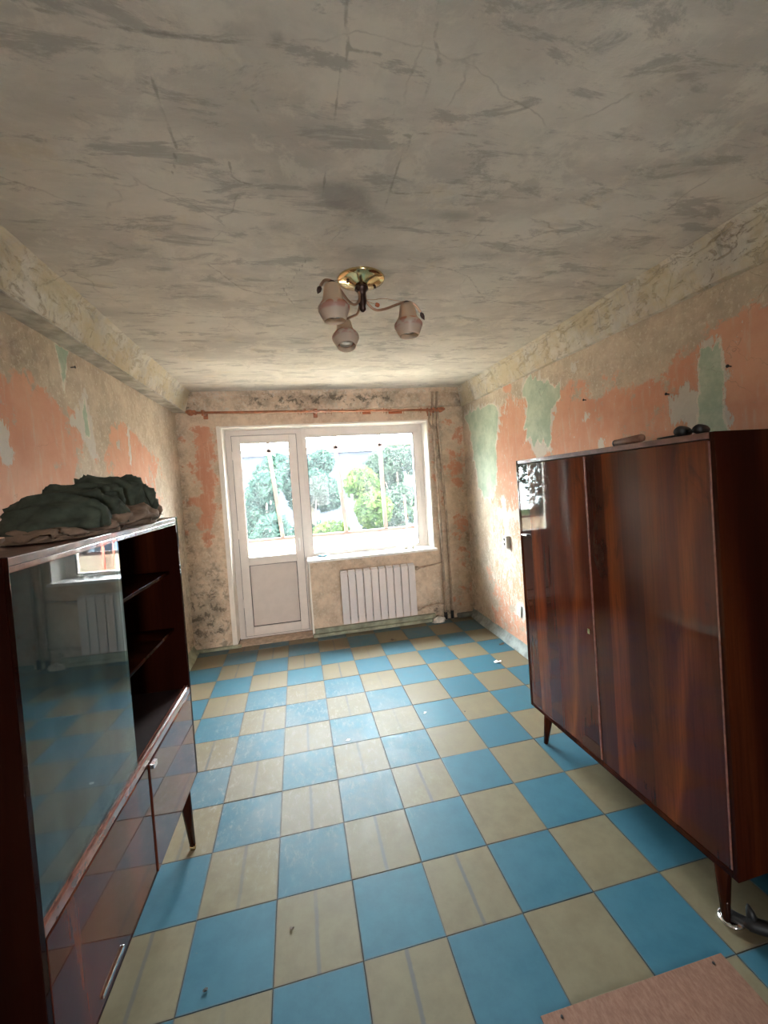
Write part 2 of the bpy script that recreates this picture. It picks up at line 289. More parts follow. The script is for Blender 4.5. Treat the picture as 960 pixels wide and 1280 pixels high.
def sheet(name, us, vs, fpos, mat, attrs=None, mask=None, smooth=True, parent=None):
    U, V = np.meshgrid(us, vs, indexing='ij'); co = np.stack(fpos(U, V), -1).reshape(-1, 3); nu, nv = U.shape
    i = np.arange(nu * nv).reshape(nu, nv); q = np.stack([i[:-1, :-1], i[1:, :-1], i[1:, 1:], i[:-1, 1:]], -1)
    if mask is not None:
        cu = (U[:-1, :-1] + U[1:, 1:]) / 2; cv = (V[:-1, :-1] + V[1:, 1:]) / 2; q = q[mask(cu, cv)]
    q = q.reshape(-1, 4)
    me = bpy.data.meshes.new(name); me.vertices.add(len(co)); me.vertices.foreach_set('co', co.ravel().astype('f'))
    me.loops.add(q.size); me.loops.foreach_set('vertex_index', q.ravel().astype('i')); me.polygons.add(len(q))
    me.polygons.foreach_set('loop_start', np.arange(0, q.size, 4, dtype='i')); me.polygons.foreach_set('loop_total', np.full(len(q), 4, 'i'))
    me.update(calc_edges=True); me.validate()
    for k, a in (attrs(U, V) if attrs else {}).items():
        at = me.attributes.new(k, 'FLOAT', 'POINT'); at.data.foreach_set('value', a.ravel().astype('f'))
    return link(name, me, mat, parent, smooth=smooth)

# ------------------------------------------------------------------ room dimensions
XL, XR, YB, YR, ZC = -.94, 2.105, 2.24, -3.3, 2.62
# ceiling: thick slab above plus lumpy plaster face
CR = [[(-0.285, -1.292), (-0.233, -1.285), (-0.135, -1.278), (-0.055, -1.29), (0.038, -1.284), (0.129, -1.29), (0.162, -1.281), (0.222, -1.281)],
[(-0.072, -1.184), (-0.087, -1.076), (-0.086, -0.973), (-0.116, -0.862)], [(0.357, -1.396), (0.368, -1.302), (0.361, -1.245), (0.359, -1.111), (0.36, -0.936), (0.344, -0.698)],
[(0.368, -1.302), (0.449, -1.292)], [(0.541, -1.424), (0.553, -1.347), (0.588, -1.288), (0.567, -1.188), (0.573, -1.086), (0.563, -0.926), (0.57, -0.767)],
[(0.14, -1.156), (0.162, -1.072), (0.301, -1.069), (0.367, -1.073)], [(0.551, -0.857), (0.719, -0.869), (0.839, -0.862), (1.08, -0.877)], [(0.576, -1.295), (0.696, -1.303)],
[(0.548, -1.091), (0.685, -1.114), (0.781, -1.118)], [(0.051, -0.931), (0.048, -0.865), (0.092, -0.834), (0.18, -0.826)], [(-0.118, -0.32), (-0.012, -0.103), (0.135, -0.024)],
[(-.6, .15), (-.3, .22), (.0, .12), (.35, .3), (.7, .22)], [(.75, -.45), (1.1, -.3), (1.3, -.05), (1.75, .05)], [(-.5, 1.0), (0, .9), (.6, 1.05), (1.1, .95), (1.8, 1.1)], [(.3, -.4), (.2, -.1), (.28, .2)]]
ST = [(0.29, -1.063, .07, .05), (0.139, -1.303, .07, .035), (0.223, -1.298, .03, .03), (-0.237, -0.566, .10, .06), (-0.142, -0.498, .10, .05), (0.065, -1.163, .04, .02), (.656, -1.344, .03, .05), (.774, -1.314, .05, .05), (.62, -1.28, .05, .04), (0.864, -1.375, .06, .05), (0.97, -1.39, .05, .06),
      (1.536, -1.003, .12, .03), (1.629, -1.072, .12, .04), (1.657, -0.955, .10, .03), (.132, -.857, .05, .03), (.363, -.828, .12, .07), (.449, -.797, .12, .12), (.6, -.7, .16, .08), (.2, -.62, .12, .08), (.85, -.75, .10, .05), (.55, .0, .45, .12), (.55, -.45, .2, .2), (1.25, -.75, .3, .05), (1.1, -.5, .25, .08), (-.1, .6, .4, .1), (1.4, .5, .3, .08), (.6, 2.1, 1.5, .05)]
def ceil_at(U, V):
    s = sum(gb(U, V, a, b, c, d, .65) for a, b, c, d in ST); wx = U + .05 * (fbm(U * 5, V * 5) - .5); wy = V + .05 * (fbm(V * 5 + 9, U * 5) - .5)
    return dict(stain=s, crack=seg_d(CR, wx, wy))
ce = sheet('ceiling', np.arange(XL, XR + .01, .0125), np.arange(-1.75, YB + .01, .0125), lambda U, V: (U, V, ZC + .006 * (fbm(U * 3, V * 3) - .5) + .004 * (fbm(U * 14, V * 14) - .5)), 'ceiling', ceil_at)
struct(ce, 'stained whitewashed plaster ceiling with fine cracks', 'ceiling')
bx('slab', XL - .25, XR + .25, YR - .2, YB + .32, ZC + .012, ZC + .25, 'concrete', ce, 0)
bx('plaster_field', XL, XR, YR, -1.745, ZC, ZC + .01, 'ceiling', ce, 0)
# side walls
R1 = [(2.2, 2.30), (1.73, 2.31), (1.5, 2.31), (1.38, 2.22), (1.42, 2.04), (1.49, 1.83), (1.48, 1.6), (1.58, 1.42), (1.72, 1.38), (1.9, 1.5), (1.98, 1.86), (2.05, 2.16)]
R2 = [(0.95, 2.35), (0.84, 2.38), (0.57, 2.29), (0.44, 2.19), (0.48, 2.14), (0.57, 2.06), (0.56, 1.96), (0.61, 1.89), (0.74, 1.88), (0.88, 1.92), (0.91, 2.06), (0.86, 2.19)]
R3 = [(-0.625, 2.17), (-0.66, 2.16), (-0.685, 2.12), (-0.70, 2.17), (-0.73, 2.1), (-0.73, 1.6), (-0.66, 1.6), (-0.6, 1.91), (-0.62, 1.94), (-0.64, 2.01), (-0.62, 2.09)]
RW = [[(-0.45, 1.99), (-0.49, 1.93), (-0.54, 2.04), (-0.57, 1.95), (-0.61, 1.99), (-0.63, 1.91), (-0.68, 1.80), (-0.56, 1.83), (-0.46, 1.87)], [(0.07, 1.83), (0.03, 1.81), (0.01, 1.75), (0.07, 1.76)], [(0.2, 2.01), (0.15, 2.01), (0.14, 1.96), (0.18, 1.97)],
      [(0.31, 2.36), (0.27, 2.38), (0.25, 2.28), (0.3, 2.29)], [(0.91, 1.92), (0.79, 1.86), (0.55, 1.79), (0.75, 1.75), (0.82, 1.79)], [(.80, 1.9), (.70, 1.9), (.66, 1.62), (.74, 1.66)], [(1.42, 1.42), (1.34, 1.40), (1.28, .95), (1.34, .80), (1.38, 1.1)], [(1.5, 1.3), (1.25, 1.26), (1.1, 1.3), (1.1, 1.22), (1.5, 1.2)], [(1.22, .44), (1.1, .45), (1.08, .30), (1.24, .31)]]
LW = [[(0.39, 2.28), (0.42, 2.24), (0.41, 2.13), (0.44, 2.06), (0.47, 1.86), (0.40, 1.90), (0.30, 1.99), (0.29, 2.04), (0.20, 2.02), (0.20, 2.05), (0.31, 2.10), (0.35, 2.2)], [(.98, 2.14), (1.0, 2.14), (1.0, 1.86), (.98, 1.86)], [(.76, 1.98), (.80, 2.02), (.84, 1.97), (.79, 1.95)], [(-.34, 2.0), (-.30, 1.95), (-.28, 1.8), (-.33, 1.78), (-.36, 1.9)]]
LG = [[(0.38, 2.2), (0.41, 1.98), (0.36, 1.99), (0.345, 2.12)], [(0.13, 2.42), (0.25, 2.42), (0.21, 2.32), (0.17, 2.20), (0.16, 2.31)], [(.765, 1.99), (.78, 2.0), (.785, 1.96), (.77, 1.96)]]
def mn(polys, U, V):
    d = np.full(U.shape, 1.0)
    for p in polys: d = np.minimum(d, sdf(p, U, V))
    return d
def spiky(poly, step, amp, grow=0.0, seed=0, bias=.6):
    r_ = random.Random(seed); P = np.array(poly, float); cen = P.mean(0); out = []; n = len(P)
    A = .5 * sum(P[i][0] * P[(i + 1) % n][1] - P[(i + 1) % n][0] * P[i][1] for i in range(n)); sg = 1 if A > 0 else -1
    for i in range(n):
        a, b = P[i], P[(i + 1) % n]; e = b - a; L = np.hypot(*e); k = max(1, int(L / step)); nr = np.array([e[1], -e[0]]) / (L + 1e-9) * sg
        for j in range(k):
            p = a + e * (j + r_.uniform(.1, .6)) / k; q = r_.random(); d = grow + amp * (q ** 2.2) * (1 if (j + i) % 2 else -.25)
            out.append(tuple(p + nr * d + np.array([0, -(1 if nr[1] < .2 else -1) * bias * max(0, d) ])))
    return out
RG = [spiky(R1, .05, .05, 0, 1), spiky(R2, .04, .06, 0, 2), spiky(R3, .06, .03, 0, 3)]
RW = [spiky(p, .03, .045, .004, 10 + i) for i, p in enumerate(RW)] + [spiky(R1, .035, .07, .006, 30), spiky(R2, .035, .07, .010, 31), spiky(R3, .05, .04, .012, 32)]
LW = [spiky(p, .035, .035, .004, 50 + i) for i, p in enumerate(LW)]
def at_right(U, V):
    o = .60 + 0 * U; o += gb(U, V, 1.15, 1.85, .25, .45, .5) + gb(U, V, .3, 2.0, .5, .25, .25) + gb(U, V, -.9, 2.05, .35, .3, .4) + gb(U, V, 1.25, .55, .3, .3, .1)
    o -= np.clip((V - 2.18) / .12, 0, 1) * .55 * (1 - gb(U, V, 1.2, 2.3, .12, .3, .7)); o -= gb(U, V, 2.1, 1.2, .35, 1.5, .7); o -= gb(U, V, 1.4, .9, .5, .4, .18); o -= gb(U, V, .1, 2.12, .5, .06, .35); o -= gb(U, V, -.3, 2.2, .25, .12, .3)
    return dict(orange=o, green=mn(RG, U, V), white=mn(RW, U, V), mould=gb(U, V, 2.2, .8, .22, 1.5, .5) + gb(U, V, 1.9, 0, 1, .25, .35), fleck=gb(U, V, 1.3, .8, .6, .7, .5) + gb(U, V, 1.3, 2.25, .4, .12, .45) + .1)  # mould mask: darker towards the room corner and the floor
def at_left(U, V):
    o = .58 + 0 * U; o -= np.clip((V - 2.08 + .12 * (U - .3)) / .2, 0, 1) * .75; o += gb(U, V, -.1, 1.8, .45, .3, .25) + gb(U, V, 1.0, 1.95, .28, .35, .45); o -= gb(U, V, .55, 2.0, .18, .45, .35) + gb(U, V, 2.2, 1.5, .5, 2, .7); o -= gb(U, V, .35, 1.75, .12, .25, .35)
    return dict(orange=o, green=mn(LG, U, V), white=mn(LW, U, V), mould=gb(U, V, 2.2, .8, .3, 1.2, .6) + gb(U, V, -.2, 2.3, .5, .14, .30) + gb(U, V, 1.5, 0, 1.5, .3, .4), fleck=gb(U, V, 1.3, 1.5, .6, .8, .3))  # mould mask: darker at the corner, the floor and below the beam
def relief(U, V, k=.006): return k * (fbm(U * 4, V * 4) - .5) + k * .5 * (fbm(U * 18, V * 18) - .5)
g = .010
wr = sheet('wall_right', np.arange(-1.9, YB + .04, g), np.arange(0, ZC + .01, g), lambda U, V: (XR + relief(U, V), U, V), 'wall_side', at_right); struct(wr, 'right wall of scraped orange paint with torn green patches', 'wall')
bx('masonry', XR + .008, XR + .22, YR, YB + .3, 0, ZC, 'concrete', wr, 0); bx('plaster_field', XR, XR + .02, YR, -1.89, 0, ZC, 'wall_side', wr, 0)
wl = sheet('wall_left', np.arange(-1.9, YB + .04, g), np.arange(0, ZC + .01, g), lambda U, V: (XL - relief(U, V), U, V), 'wall_side', at_left); struct(wl, 'left wall of scraped orange and beige paint', 'wall')
bx('masonry', XL - .22, XL - .008, YR, YB + .3, 0, ZC, 'concrete', wl, 0); bx('plaster_field', XL - .02, XL, YR, -1.89, 0, ZC, 'wall_side', wl, 0)
# back wall with the opening for door and window
OX0, OX1, OZ1, SX, SZ = -.53, 1.68, 2.28, .26, .815
def inopen(U, V): return (U > OX0) & (U < OX1) & (V < OZ1) & ((U < SX) | (V > SZ))
def at_back(U, V):
    o = .30 + 0 * U + gb(U, V, -.74, 1.9, .12, .6, .34) + gb(U, V, -.70, 1.25, .08, .3, .24) + gb(U, V, 2.0, 1.35, .10, .9, .22) - gb(U, V, -.7, .4, .4, .5, .4) - np.clip((V - 2.25) / .1, 0, 1) * .3 - gb(U, V, 1.0, .4, .7, .6, .5)
    return dict(orange=o, green=1 + 0 * U, white=1 + 0 * U, fleck=.1 + 0 * U, mould=gb(U, V, -.72, .35, .22, .6, 1.0) + gb(U, V, -.92, 1, .05, 2, .6) + gb(U, V, 1.78, 2.1, .07, .6, .8) + gb(U, V, .9, .9, 1.2, .22, .35) + gb(U, V, 1.7, .1, .2, .15, .8) + gb(U, V, 2.08, 1, .06, 2, .35))  # mould at lower left, also darker at both corners and below the sill
wb = sheet('wall_back', np.arange(XL, XR + g, .01), np.arange(0, ZC + .01, .0125), lambda U, V: (U, YB + relief(U, V, .007), V), 'wall_back', at_back, lambda U, V: ~inopen(U, V)); struct(wb, 'mouldy stained window wall with scraped beige paint', 'wall')
for nm, a in dict(l=(XL - .2, OX0 - .002, 0, ZC), r=(OX1 + .002, XR + .2, 0, ZC), t=(OX0 - .002, OX1 + .002, OZ1 + .002, ZC), s=(SX, OX1 + .002, 0, SZ - .005)).items(): bx('masonry', a[0], a[1], YB + .01, YB + .31, a[2], a[3], 'wall_back', wb, 0)
wq = thing('wall_rear', 'plain wall behind the camera with a doorway opened to the added hall', 'wall', (.6, YR, 0)); wq['kind'] = 'structure'; iq = Matrix.Translation((-.6, -YR, 0))
for a, b, c, d in ((XL - .2, .05, 0, ZC), (1.2, XR + .2, 0, ZC), (.05, 1.2, 2.08, ZC)): bx('masonry', a, b, YR - .15, YR, c, d, 'hall', wq, 0).matrix_parent_inverse = iq
# unseen hall added behind the doorway, its window brightens the window wall
hl = thing('wall_added_hall', 'unseen hall added behind the camera, its window opening brightens the window wall', 'wall', (.6, -5, 0)); hl['kind'] = 'structure'; ih = Matrix.Translation((-.6, 5, 0))
for a, b, y0, y1, c, d in ((-.3, -.2, -6.2, YR - .15, -.1, 2.7), (1.6, 1.7, -6.2, YR - .15, -.1, 2.7), (-.3, 1.7, -6.2, YR - .15, 2.62, 2.72), (-.3, 1.7, -6.2, YR - .15, -.12, -.01), (-.2, 0.2, -6.2, -6.1, 0, 2.62), (1.2, 1.6, -6.2, -6.1, 0, 2.62), (.2, 1.2, -6.2, -6.1, 0, .95), (.2, 1.2, -6.2, -6.1, 1.9, 2.62)): bx('added_hall_wall', a, b, y0, y1, c, d, 'hall', hl, 0).matrix_parent_inverse = ih
# white reveals
tr = thing('trim_1', 'smooth white plaster reveal lining the door and window opening', 'reveal'); tr['kind'] = 'structure'
bx('reveal_side', OX0 - .004, OX0 + .012, YB - .006, 2.55, .02, OZ1, 'reveal', tr, .003); bx('reveal_side', OX1 - .012, OX1 + .004, YB - .006, 2.55, SZ, OZ1, 'reveal', tr, .003)
bx('reveal_head', OX0, OX1, YB - .006, 2.55, OZ1 - .012, OZ1 + .006, 'reveal', tr, .003)
bm = bmesh.new(); box(bm, OX0 - .035, OX0 - .002, YB - .008, YB + .002, .02, OZ1 + .01, .004); bmobj('edge_bead', bm, 'reveal', tr)
bx('reveal_side', SX - .005, SX + .012, YB - .004, 2.46, .02, SZ - .01, 'reveal', tr, .003)
# coved concrete edges under the ceiling
def beam(name, label, p0, p1, prof, mat='beam'):
    # prof: list of (offset, z); p0,p1 along; lumpy
    P0, P1 = Vector(p0), Vector(p1); L = (P1 - P0).length; d = (P1 - P0) / L; nrm = Vector((-d.y, d.x, 0))
    t = np.linspace(0, 1, 18 * (len(prof) - 1) + 1) * (len(prof) - 1); off = np.interp(t, range(len(prof)), [a for a, b in prof]); zz = np.interp(t, range(len(prof)), [b for a, b in prof])
    us = np.arange(0, L + .02, .02)
    def fp(U, V):
        o = np.interp(V, t, off); z = np.interp(V, t, zz); r = .022 * (fbm(U * 5, V * 1.2 + 3) - .5) + .014 * (fbm(U * 20, V * 5) - .5)
        o = o + r; z = z + r * .5
        return P0.x + d.x * U + nrm.x * o, P0.y + d.y * U + nrm.y * o, z
    o = sheet(name, us, t, fp, mat, lambda U, V: dict(stain=.25 + .35 * (fbm(U * 3, V) - .45), crack=np.abs(((U + .2 * fbm(U, V * 2)) % 1.45) - .7))); return struct(o, label, 'beam')
beam('trim_2', 'crumbling yellowed concrete beam along the left ceiling edge', (XL, YB + .02, 0), (XL, -1.9, 0), [(.20, ZC + .02), (.165, ZC - .012), (.145, ZC - .05), (.115, 2.445), (.105, 2.43)])
beam('trim_3', 'flaking whitewashed cove along the right ceiling edge', (XR, -1.9, 0), (XR, YB + .02, 0), [(.11, ZC + .02), (.075, ZC - .012), (.055, ZC - .06), (.025, 2.425), (-.01, 2.415)])
b3 = beam('trim_4', 'mould-spotted lintel band above the curtain rod', (XR, YB, 0), (XL, YB, 0), [(.13, ZC + .02), (.095, ZC - .01), (.055, ZC - .05), (.045, 2.43), (-.01, 2.42)], 'wall_back')
me = b3.data
for k in ('orange', 'green', 'white', 'fleck', 'mould'):
    a = me.attributes.new(k, 'FLOAT', 'POINT'); xs = np.zeros(len(me.vertices) * 3, 'f'); me.vertices.foreach_get('co', xs); X = xs.reshape(-1, 3)[:, 0]; Z = xs.reshape(-1, 3)[:, 2]
    a.data.foreach_set('value', ({'green': 1 + 0 * X, 'white': 1 + 0 * X, 'fleck': .35 + 0 * X, 'orange': -.2 + 0 * X, 'mould': gb(X, Z, .1, 2.53, .35, .06, 1.3) + gb(X, Z, .9, 2.52, .4, .06, 1.3) + .25 + gb(X, Z, -.8, 2.5, .05, .12, 1) + gb(X, Z, 2.1, 2.5, .08, .12, .6)}[k]).astype('f'))
# underside of the left beam: torn grey and green paper strips
us = bx('trim_5', XL - .01, XL + .108, -1.9, YB, 2.428, 2.44, 'torn', None, 0); struct(us, 'underside of the left beam with torn grey wallpaper', 'beam')
for i, (y0, y1, mt) in enumerate([(-1.6, -.35, 'torn'), (-.42, .12, 'torn'), (.08, .50, 'torngreen'), (.46, 1.0, 'torn'), (1.0, 1.75, 'torn')]):
    n = 16; bm = bmesh.new(); A = []; B = []
    for k in range(n + 1):
        y = y0 + (y1 - y0) * k / n; e = .5 + .5 * math.sin(math.pi * k / n); x0 = XL + .002 + .015 * random.random(); x1 = XL + .03 + .07 * e + .01 * random.random(); z = 2.424 - .012 * random.random()
        A.append((bm.verts.new((x0, y, z)), bm.verts.new((x0, y, z - .0015)))); B.append((bm.verts.new((x1, y + .02 * random.random(), z - .008 * random.random())), bm.verts.new((x1, y, z - .011))))
    for k in range(n):
        bm.faces.new((A[k][0], A[k + 1][0], B[k + 1][0], B[k][0])); bm.faces.new((A[k][1], B[k][1], B[k + 1][1], A[k + 1][1])); bm.faces.new((B[k][0], B[k + 1][0], B[k + 1][1], B[k][1])); bm.faces.new((A[k][0], A[k][1], A[k + 1][1], A[k + 1][0]))
    fo = bmobj('wallpaper_strip', bm, mt, us)
    if mt == 'torngreen': fo['label'] = 'green torn wallpaper strip'

# ------------------------------------------------------------------ floor tiles
fl = bx('floor', XL - .2, XR + .2, YR, 2.56, -.15, -.006, 'subfloor', None, 0); struct(fl, 'floor of blue and beige chequered square tiles', 'floor')
def tile_mesh(sx, sy):
    bm = bmesh.new(); box(bm, -sx / 2, sx / 2, -sy / 2, sy / 2, -.006, 0, .0012); bmesh.ops.recalc_face_normals(bm, faces=bm.faces); me = bpy.data.meshes.new('tile'); bm.to_mesh(me); bm.free(); return me
TM = {}
def put_tile(cx, cy, sx, sy, blue, streak):
    k = (round(sx, 3), round(sy, 3), blue)
    if k not in TM: TM[k] = tile_mesh(sx, sy); TM[k].materials.append(MT['blue' if blue else 'beige'])
    o = bpy.data.objects.new('tile', TM[k]); COL.objects.link(o); o.parent = fl; o.matrix_parent_inverse = Matrix.Translation((-fl.location[0], -fl.location[1], -fl.location[2]))
    o.location = (cx + random.uniform(-.0008, .0008), cy + random.uniform(-.0008, .0008), random.uniform(-.0006, .0006)); o.rotation_euler = (random.uniform(-.002, .002), random.uniform(-.002, .002), random.uniform(-.003, .003)); o['streak'] = streak
for c in range(-3, 7):
    for r in range(-11, 8):
        y0, y1 = r * .3, min((r + 1) * .3, YB - .01)
        blue = (c + r) % 2 == 0; streak = 0.0 if blue or c > 2 or c < -2 else [1, .8, .3][random.randrange(3)]
        put_tile(c * .3 + .15, (y0 + y1) / 2, .2975, y1 - y0 - .0025, blue, streak)
th = bx('threshold_strip', OX0 + .012, SX - .005, YB - .008, 2.44, -.006, .004, 'pipe', fl, .001); th.matrix_parent_inverse = Matrix.Translation((-fl.location[0], -fl.location[1], -fl.location[2])); th['label'] = 'brown threshold strip in the balcony doorway'
# skirting
bb = thing('baseboard_back', 'sage green skirting ledge under the radiator', 'baseboard'); bb['kind'] = 'structure'
bx('ledge', SX + .0, 1.66, YB - .05, YB + .01, 0, .035, 'sage', bb, .006); bx('board', SX + .02, 1.64, YB - .028, YB + .01, .035, .085, 'sage', bb, .006); bx('edge', XL, OX0 + .05, YB - .035, YB + .01, 0, .03, 'sage', bb, .008); bx('cement_fillet', 1.9, XR, YB - .05, YB + .01, 0, .05, 'cement', bb, .015)
def skirt(name, x0, s, mat, label):
    ys = np.arange(-3.2, YB, .03); vs = np.linspace(0, 1, 7)
    def fp(U, V):
        a = np.interp(V, [0, .3, .7, 1], [.055, .05, .012, 0]); z = np.interp(V, [0, .3, .7, 1], [0, .012, .05, .085]); n = .012 * (fbm(U * 6, V * 2) - .5)
        return x0 + s * (a + n * (1 - V)), U, z + n * .4
    return struct(sheet(name, ys, vs, fp, mat), label, 'baseboard')
skirt('baseboard_right', XR, -1, 'cement', 'rough grey-blue cement fillet along the right wall'); skirt('baseboard_left', XL, 1, 'sage', 'pale green skirting along the left wall')

# ------------------------------------------------------------------ balcony door
FY0, FY1 = 2.455, 2.525
def frame_rect(bm, x0, x1, z0, z1, t, y0, y1, bev=.003, tb_=None, tt=None):
    tbm = t if tb_ is None else tb_; ttp = t if tt is None else tt
    box(bm, x0, x0 + t, y0, y1, z0, z1, bev); box(bm, x1 - t, x1, y0, y1, z0, z1, bev); box(bm, x0 + t, x1 - t, y0, y1, z0, z0 + tbm, bev); box(bm, x0 + t, x1 - t, y0, y1, z1 - ttp, z1, bev)
dr = thing('door_1', 'white balcony door, glazed above with a solid panel below', 'door', (-.12, 2.49, 0)); dr['kind'] = 'structure'; dr_inv = Matrix.Translation((.12, -2.49, 0))
def ch(o, inv): o.matrix_parent_inverse = inv; return o
bm = bmesh.new(); frame_rect(bm, OX0 + .012, .285, .0, OZ1 - .012, .074, FY0, FY1, tb_=.034); ch(bmobj('frame', bm, 'upvc', dr), dr_inv)
bm = bmesh.new(); lx0, lx1, lz0, lz1 = -.455, .222, .03, 2.205
box(bm, lx0, lx0 + .085, FY0 - .02, FY1 - .01, lz0, lz1, .005); box(bm, lx1 - .085, lx1, FY0 - .02, FY1 - .01, lz0, lz1, .005)
for a, b in ((lz0, .125), (.80, .885), (2.125, lz1)): box(bm, lx0 + .085, lx1 - .085, FY0 - .02, FY1 - .01, a, b, .005)
leafo = ch(bmobj('leaf', bm, 'upvc', dr), dr_inv)
bm = bmesh.new(); frame_rect(bm, -.37, .137, .125, .80, .006, FY0 - .008, FY0 + .004, .001); frame_rect(bm, -.37, .137, .885, 2.125, .005, FY0 - .008, FY0 + .004, .001); frame_rect(bm, lx0 - .004, lx1 + .004, lz0 - .004, lz1 + .004, .004, FY0 - .012, FY0 + .004, 0); ch(bmobj('gasket', bm, 'gasket', dr), dr_inv)
ch(bx('panel', -.366, .133, FY0, FY0 + .03, .129, .796, 'panel', dr, .004), dr_inv); ch(bx('pane', -.366, .133, FY0 + .02, FY0 + .026, .889, 2.121, 'pane', dr, 0), dr_inv)
for z in (.35, 1.1, 1.95):
    ch(bx('hinge', lx0 - .014, lx0 + .004, FY0 - .035, FY0 - .01, z, z + .09, 'chrome' if z < 0 else 'upvc', dr, .004), dr_inv)
bm = bmesh.new(); box(bm, .166, .19, FY0 - .03, FY0 - .018, .985, 1.055, .004); tube(bm, [(.178, FY0 - .02, 1.03), (.178, FY0 - .06, 1.03)], .009, 10); tube(bm, [(.178, FY0 - .06, 1.038), (.178, FY0 - .062, .98), (.178, FY0 - .058, .92)], [.011, .010, .008], 10); h = ch(bmobj('handle', bm, 'sill', dr, smooth=False), dr_inv)
# window
wn = thing('window_1', 'white framed window beside the balcony door', 'window', (.95, 2.49, .82)); wn['kind'] = 'structure'; wi = Matrix.Translation((-.95, -2.49, -.82))
bm = bmesh.new(); frame_rect(bm, .285, OX1 - .012, SZ + .005, OZ1 - .012, .045, FY0, FY1, tt=.10, tb_=.05); box(bm, 1.56, OX1 - .055, FY0 + .005, FY1 - .01, SZ + .03, OZ1 - .1, .003); ch(bmobj('frame', bm, 'upvc', wn), wi)
bm = bmesh.new(); frame_rect(bm, .328, 1.565, .862, 2.17, .005, FY0 - .003, FY0 + .01, .001); ch(bmobj('gasket', bm, 'gasket', wn), wi)
ch(bx('pane', .33, 1.562, FY0 + .02, FY0 + .026, .865, 2.166, 'pane', wn, 0), wi)
sl = ch(bx('sill', .245, 1.70, YB - .05, FY0 + .01, SZ - .01, SZ + .018, 'sill', wn, .006), wi); sl['label'] = 'white window sill board'
# things on the sill
ZS = SZ + .0185
for i, (x, y, r, hh, lab) in enumerate([(1.30, 2.33, .020, .035, 'small white cup at the left of the three on the sill'), (1.37, 2.34, .024, .03, 'grey tape roll between two cups on the sill'), (1.455, 2.335, .022, .04, 'small white jar nearest the right end of the sill')]):
    bm = bmesh.new(); lathe(bm, [(r * .55, .004), (r * .55, hh), (r * .9, hh), (r, hh * .9), (r, 0), (r * .55, 0), (r * .55, .004)], 20)
    o = bmobj(['cup', 'tape_roll', 'jar'][i], bm, ['sill', 'concrete', 'outlet'][i], None, (x, y, ZS), smooth=False); tag(o, lab, ['cup', 'tape', 'jar'][i])
bm = bmesh.new(); bmesh.ops.create_icosphere(bm, subdivisions=3, radius=1)
for v in bm.verts: n = .75 + .5 * vn(np.array(v.co.x * 3 + 9), np.array(v.co.y * 3 + v.co.z * 4 + 9)); v.co = Vector((v.co.x * .055 * n, v.co.y * .03 * n, max(0, (v.co.z * .5 + .45)) * .022 * n))
tag(bmobj('rag', bm, 'blueplastic', None, (.42, 2.37, ZS), smooth=True), 'crumpled blue rag on the left end of the window sill', 'rag')

# ------------------------------------------------------------------ radiator and pipes
rd = thing('radiator', 'white ribbed radiator under the window sill', 'radiator', (1.0, 2.17, .125))
def section(x0):
    bm = bmesh.new(); w_ = .076
    box(bm, x0, x0 + w_, -.04, -.032, .0, .555, .003)           # front fin
    box(bm, x0 + .033, x0 + .043, -.032, .04, .02, .56, .002)    # web
    box(bm, x0 + .004, x0 + w_ - .004, .034, .04, .02, .54, .002)
    for k in range(3): box(bm, x0 + .004, x0 + w_ - .004, -.022 + k * .02, -.016 + k * .02, .545, .572, .002)   # top louvres
    tube(bm, [(x0, 0, .05), (x0 + w_, 0, .05)], .018, 10); tube(bm, [(x0, 0, .51), (x0 + w_, 0, .51)], .018, 10)
    return bm
bm = section(0); bmesh.ops.recalc_face_normals(bm, faces=bm.faces); sm = bpy.data.meshes.new('section'); bm.to_mesh(sm); bm.free(); sm.materials.append(MT['rad'])
for k in range(10): o = bpy.data.objects.new('section', sm); COL.objects.link(o); o.parent = rd; o.location = (-.42 + k * .083, 0, 0)
tb('tie_pipe', [(-.42, .0, .05), (.41, .0, .05)], .015, 'radgap', rd); tb('tie_pipe', [(-.42, 0, .51), (.41, 0, .51)], .015, 'radgap', rd)
tb('valve', [(.41, 0, .05), (.44, 0, .05), (.46, 0, .05)], [.018, .022, .012], 'pipe', rd); tb('valve', [(.41, 0, .51), (.44, 0, .51), (.46, 0, .51)], [.018, .022, .012], 'pipe', rd)
rd['label'] = 'white ribbed radiator under the window sill'
pl = thing('heating_riser', 'left brown riser pipe between window and corner, feeding the radiator', 'pipe', (1.755, 2.205, 0))
tb('riser', [(0, 0, 0), (0, 0, .9), (-.01, 0, 1.6), (-.015, 0, 2.2), (-.02, -.02, 2.43), (-.02, -.04, 2.58)], .015, 'pipe', pl, 12)
tb('branch', spline([(0, 0, .19), (-.1, -.01, .19), (-.22, -.02, .185), (-.295, -.035, .175)]), .010, 'pipe', pl)
tb('branch', spline([(0, 0, .66), (-.1, -.01, .65), (-.22, -.02, .64), (-.295, -.035, .635)]), .010, 'pipe', pl)
tb('collar', [(0, 0, .01), (0, 0, .09)], .019, 'black', pl, 12)
p2 = thing('heating_riser', 'right brown riser pipe standing nearer the corner', 'pipe', (1.835, 2.205, 0))
tb('riser', [(0, 0, 0), (0, 0, 1.1), (-.03, 0, 1.9), (-.045, 0, 2.2), (-.05, -.02, 2.43), (-.045, -.04, 2.58)], .014, 'pipe', p2, 12); tb('collar', [(0, 0, .01), (0, 0, .10)], .018, 'black', p2, 12)
bm = bmesh.new(); tube(bm, spline([(-.075, -.01, 2.43), (-.085, -.015, 2.25), (-.06, -.02, 2.19), (-.02, -.012, 2.15), (-.03, -.005, 2.1)]), .012, 10); bmobj('bypass_elbow', bm, 'pipe', pl, (.02, 0, 0), smooth=True)
bm = bmesh.new(); bmesh.ops.create_icosphere(bm, subdivisions=3, radius=1)
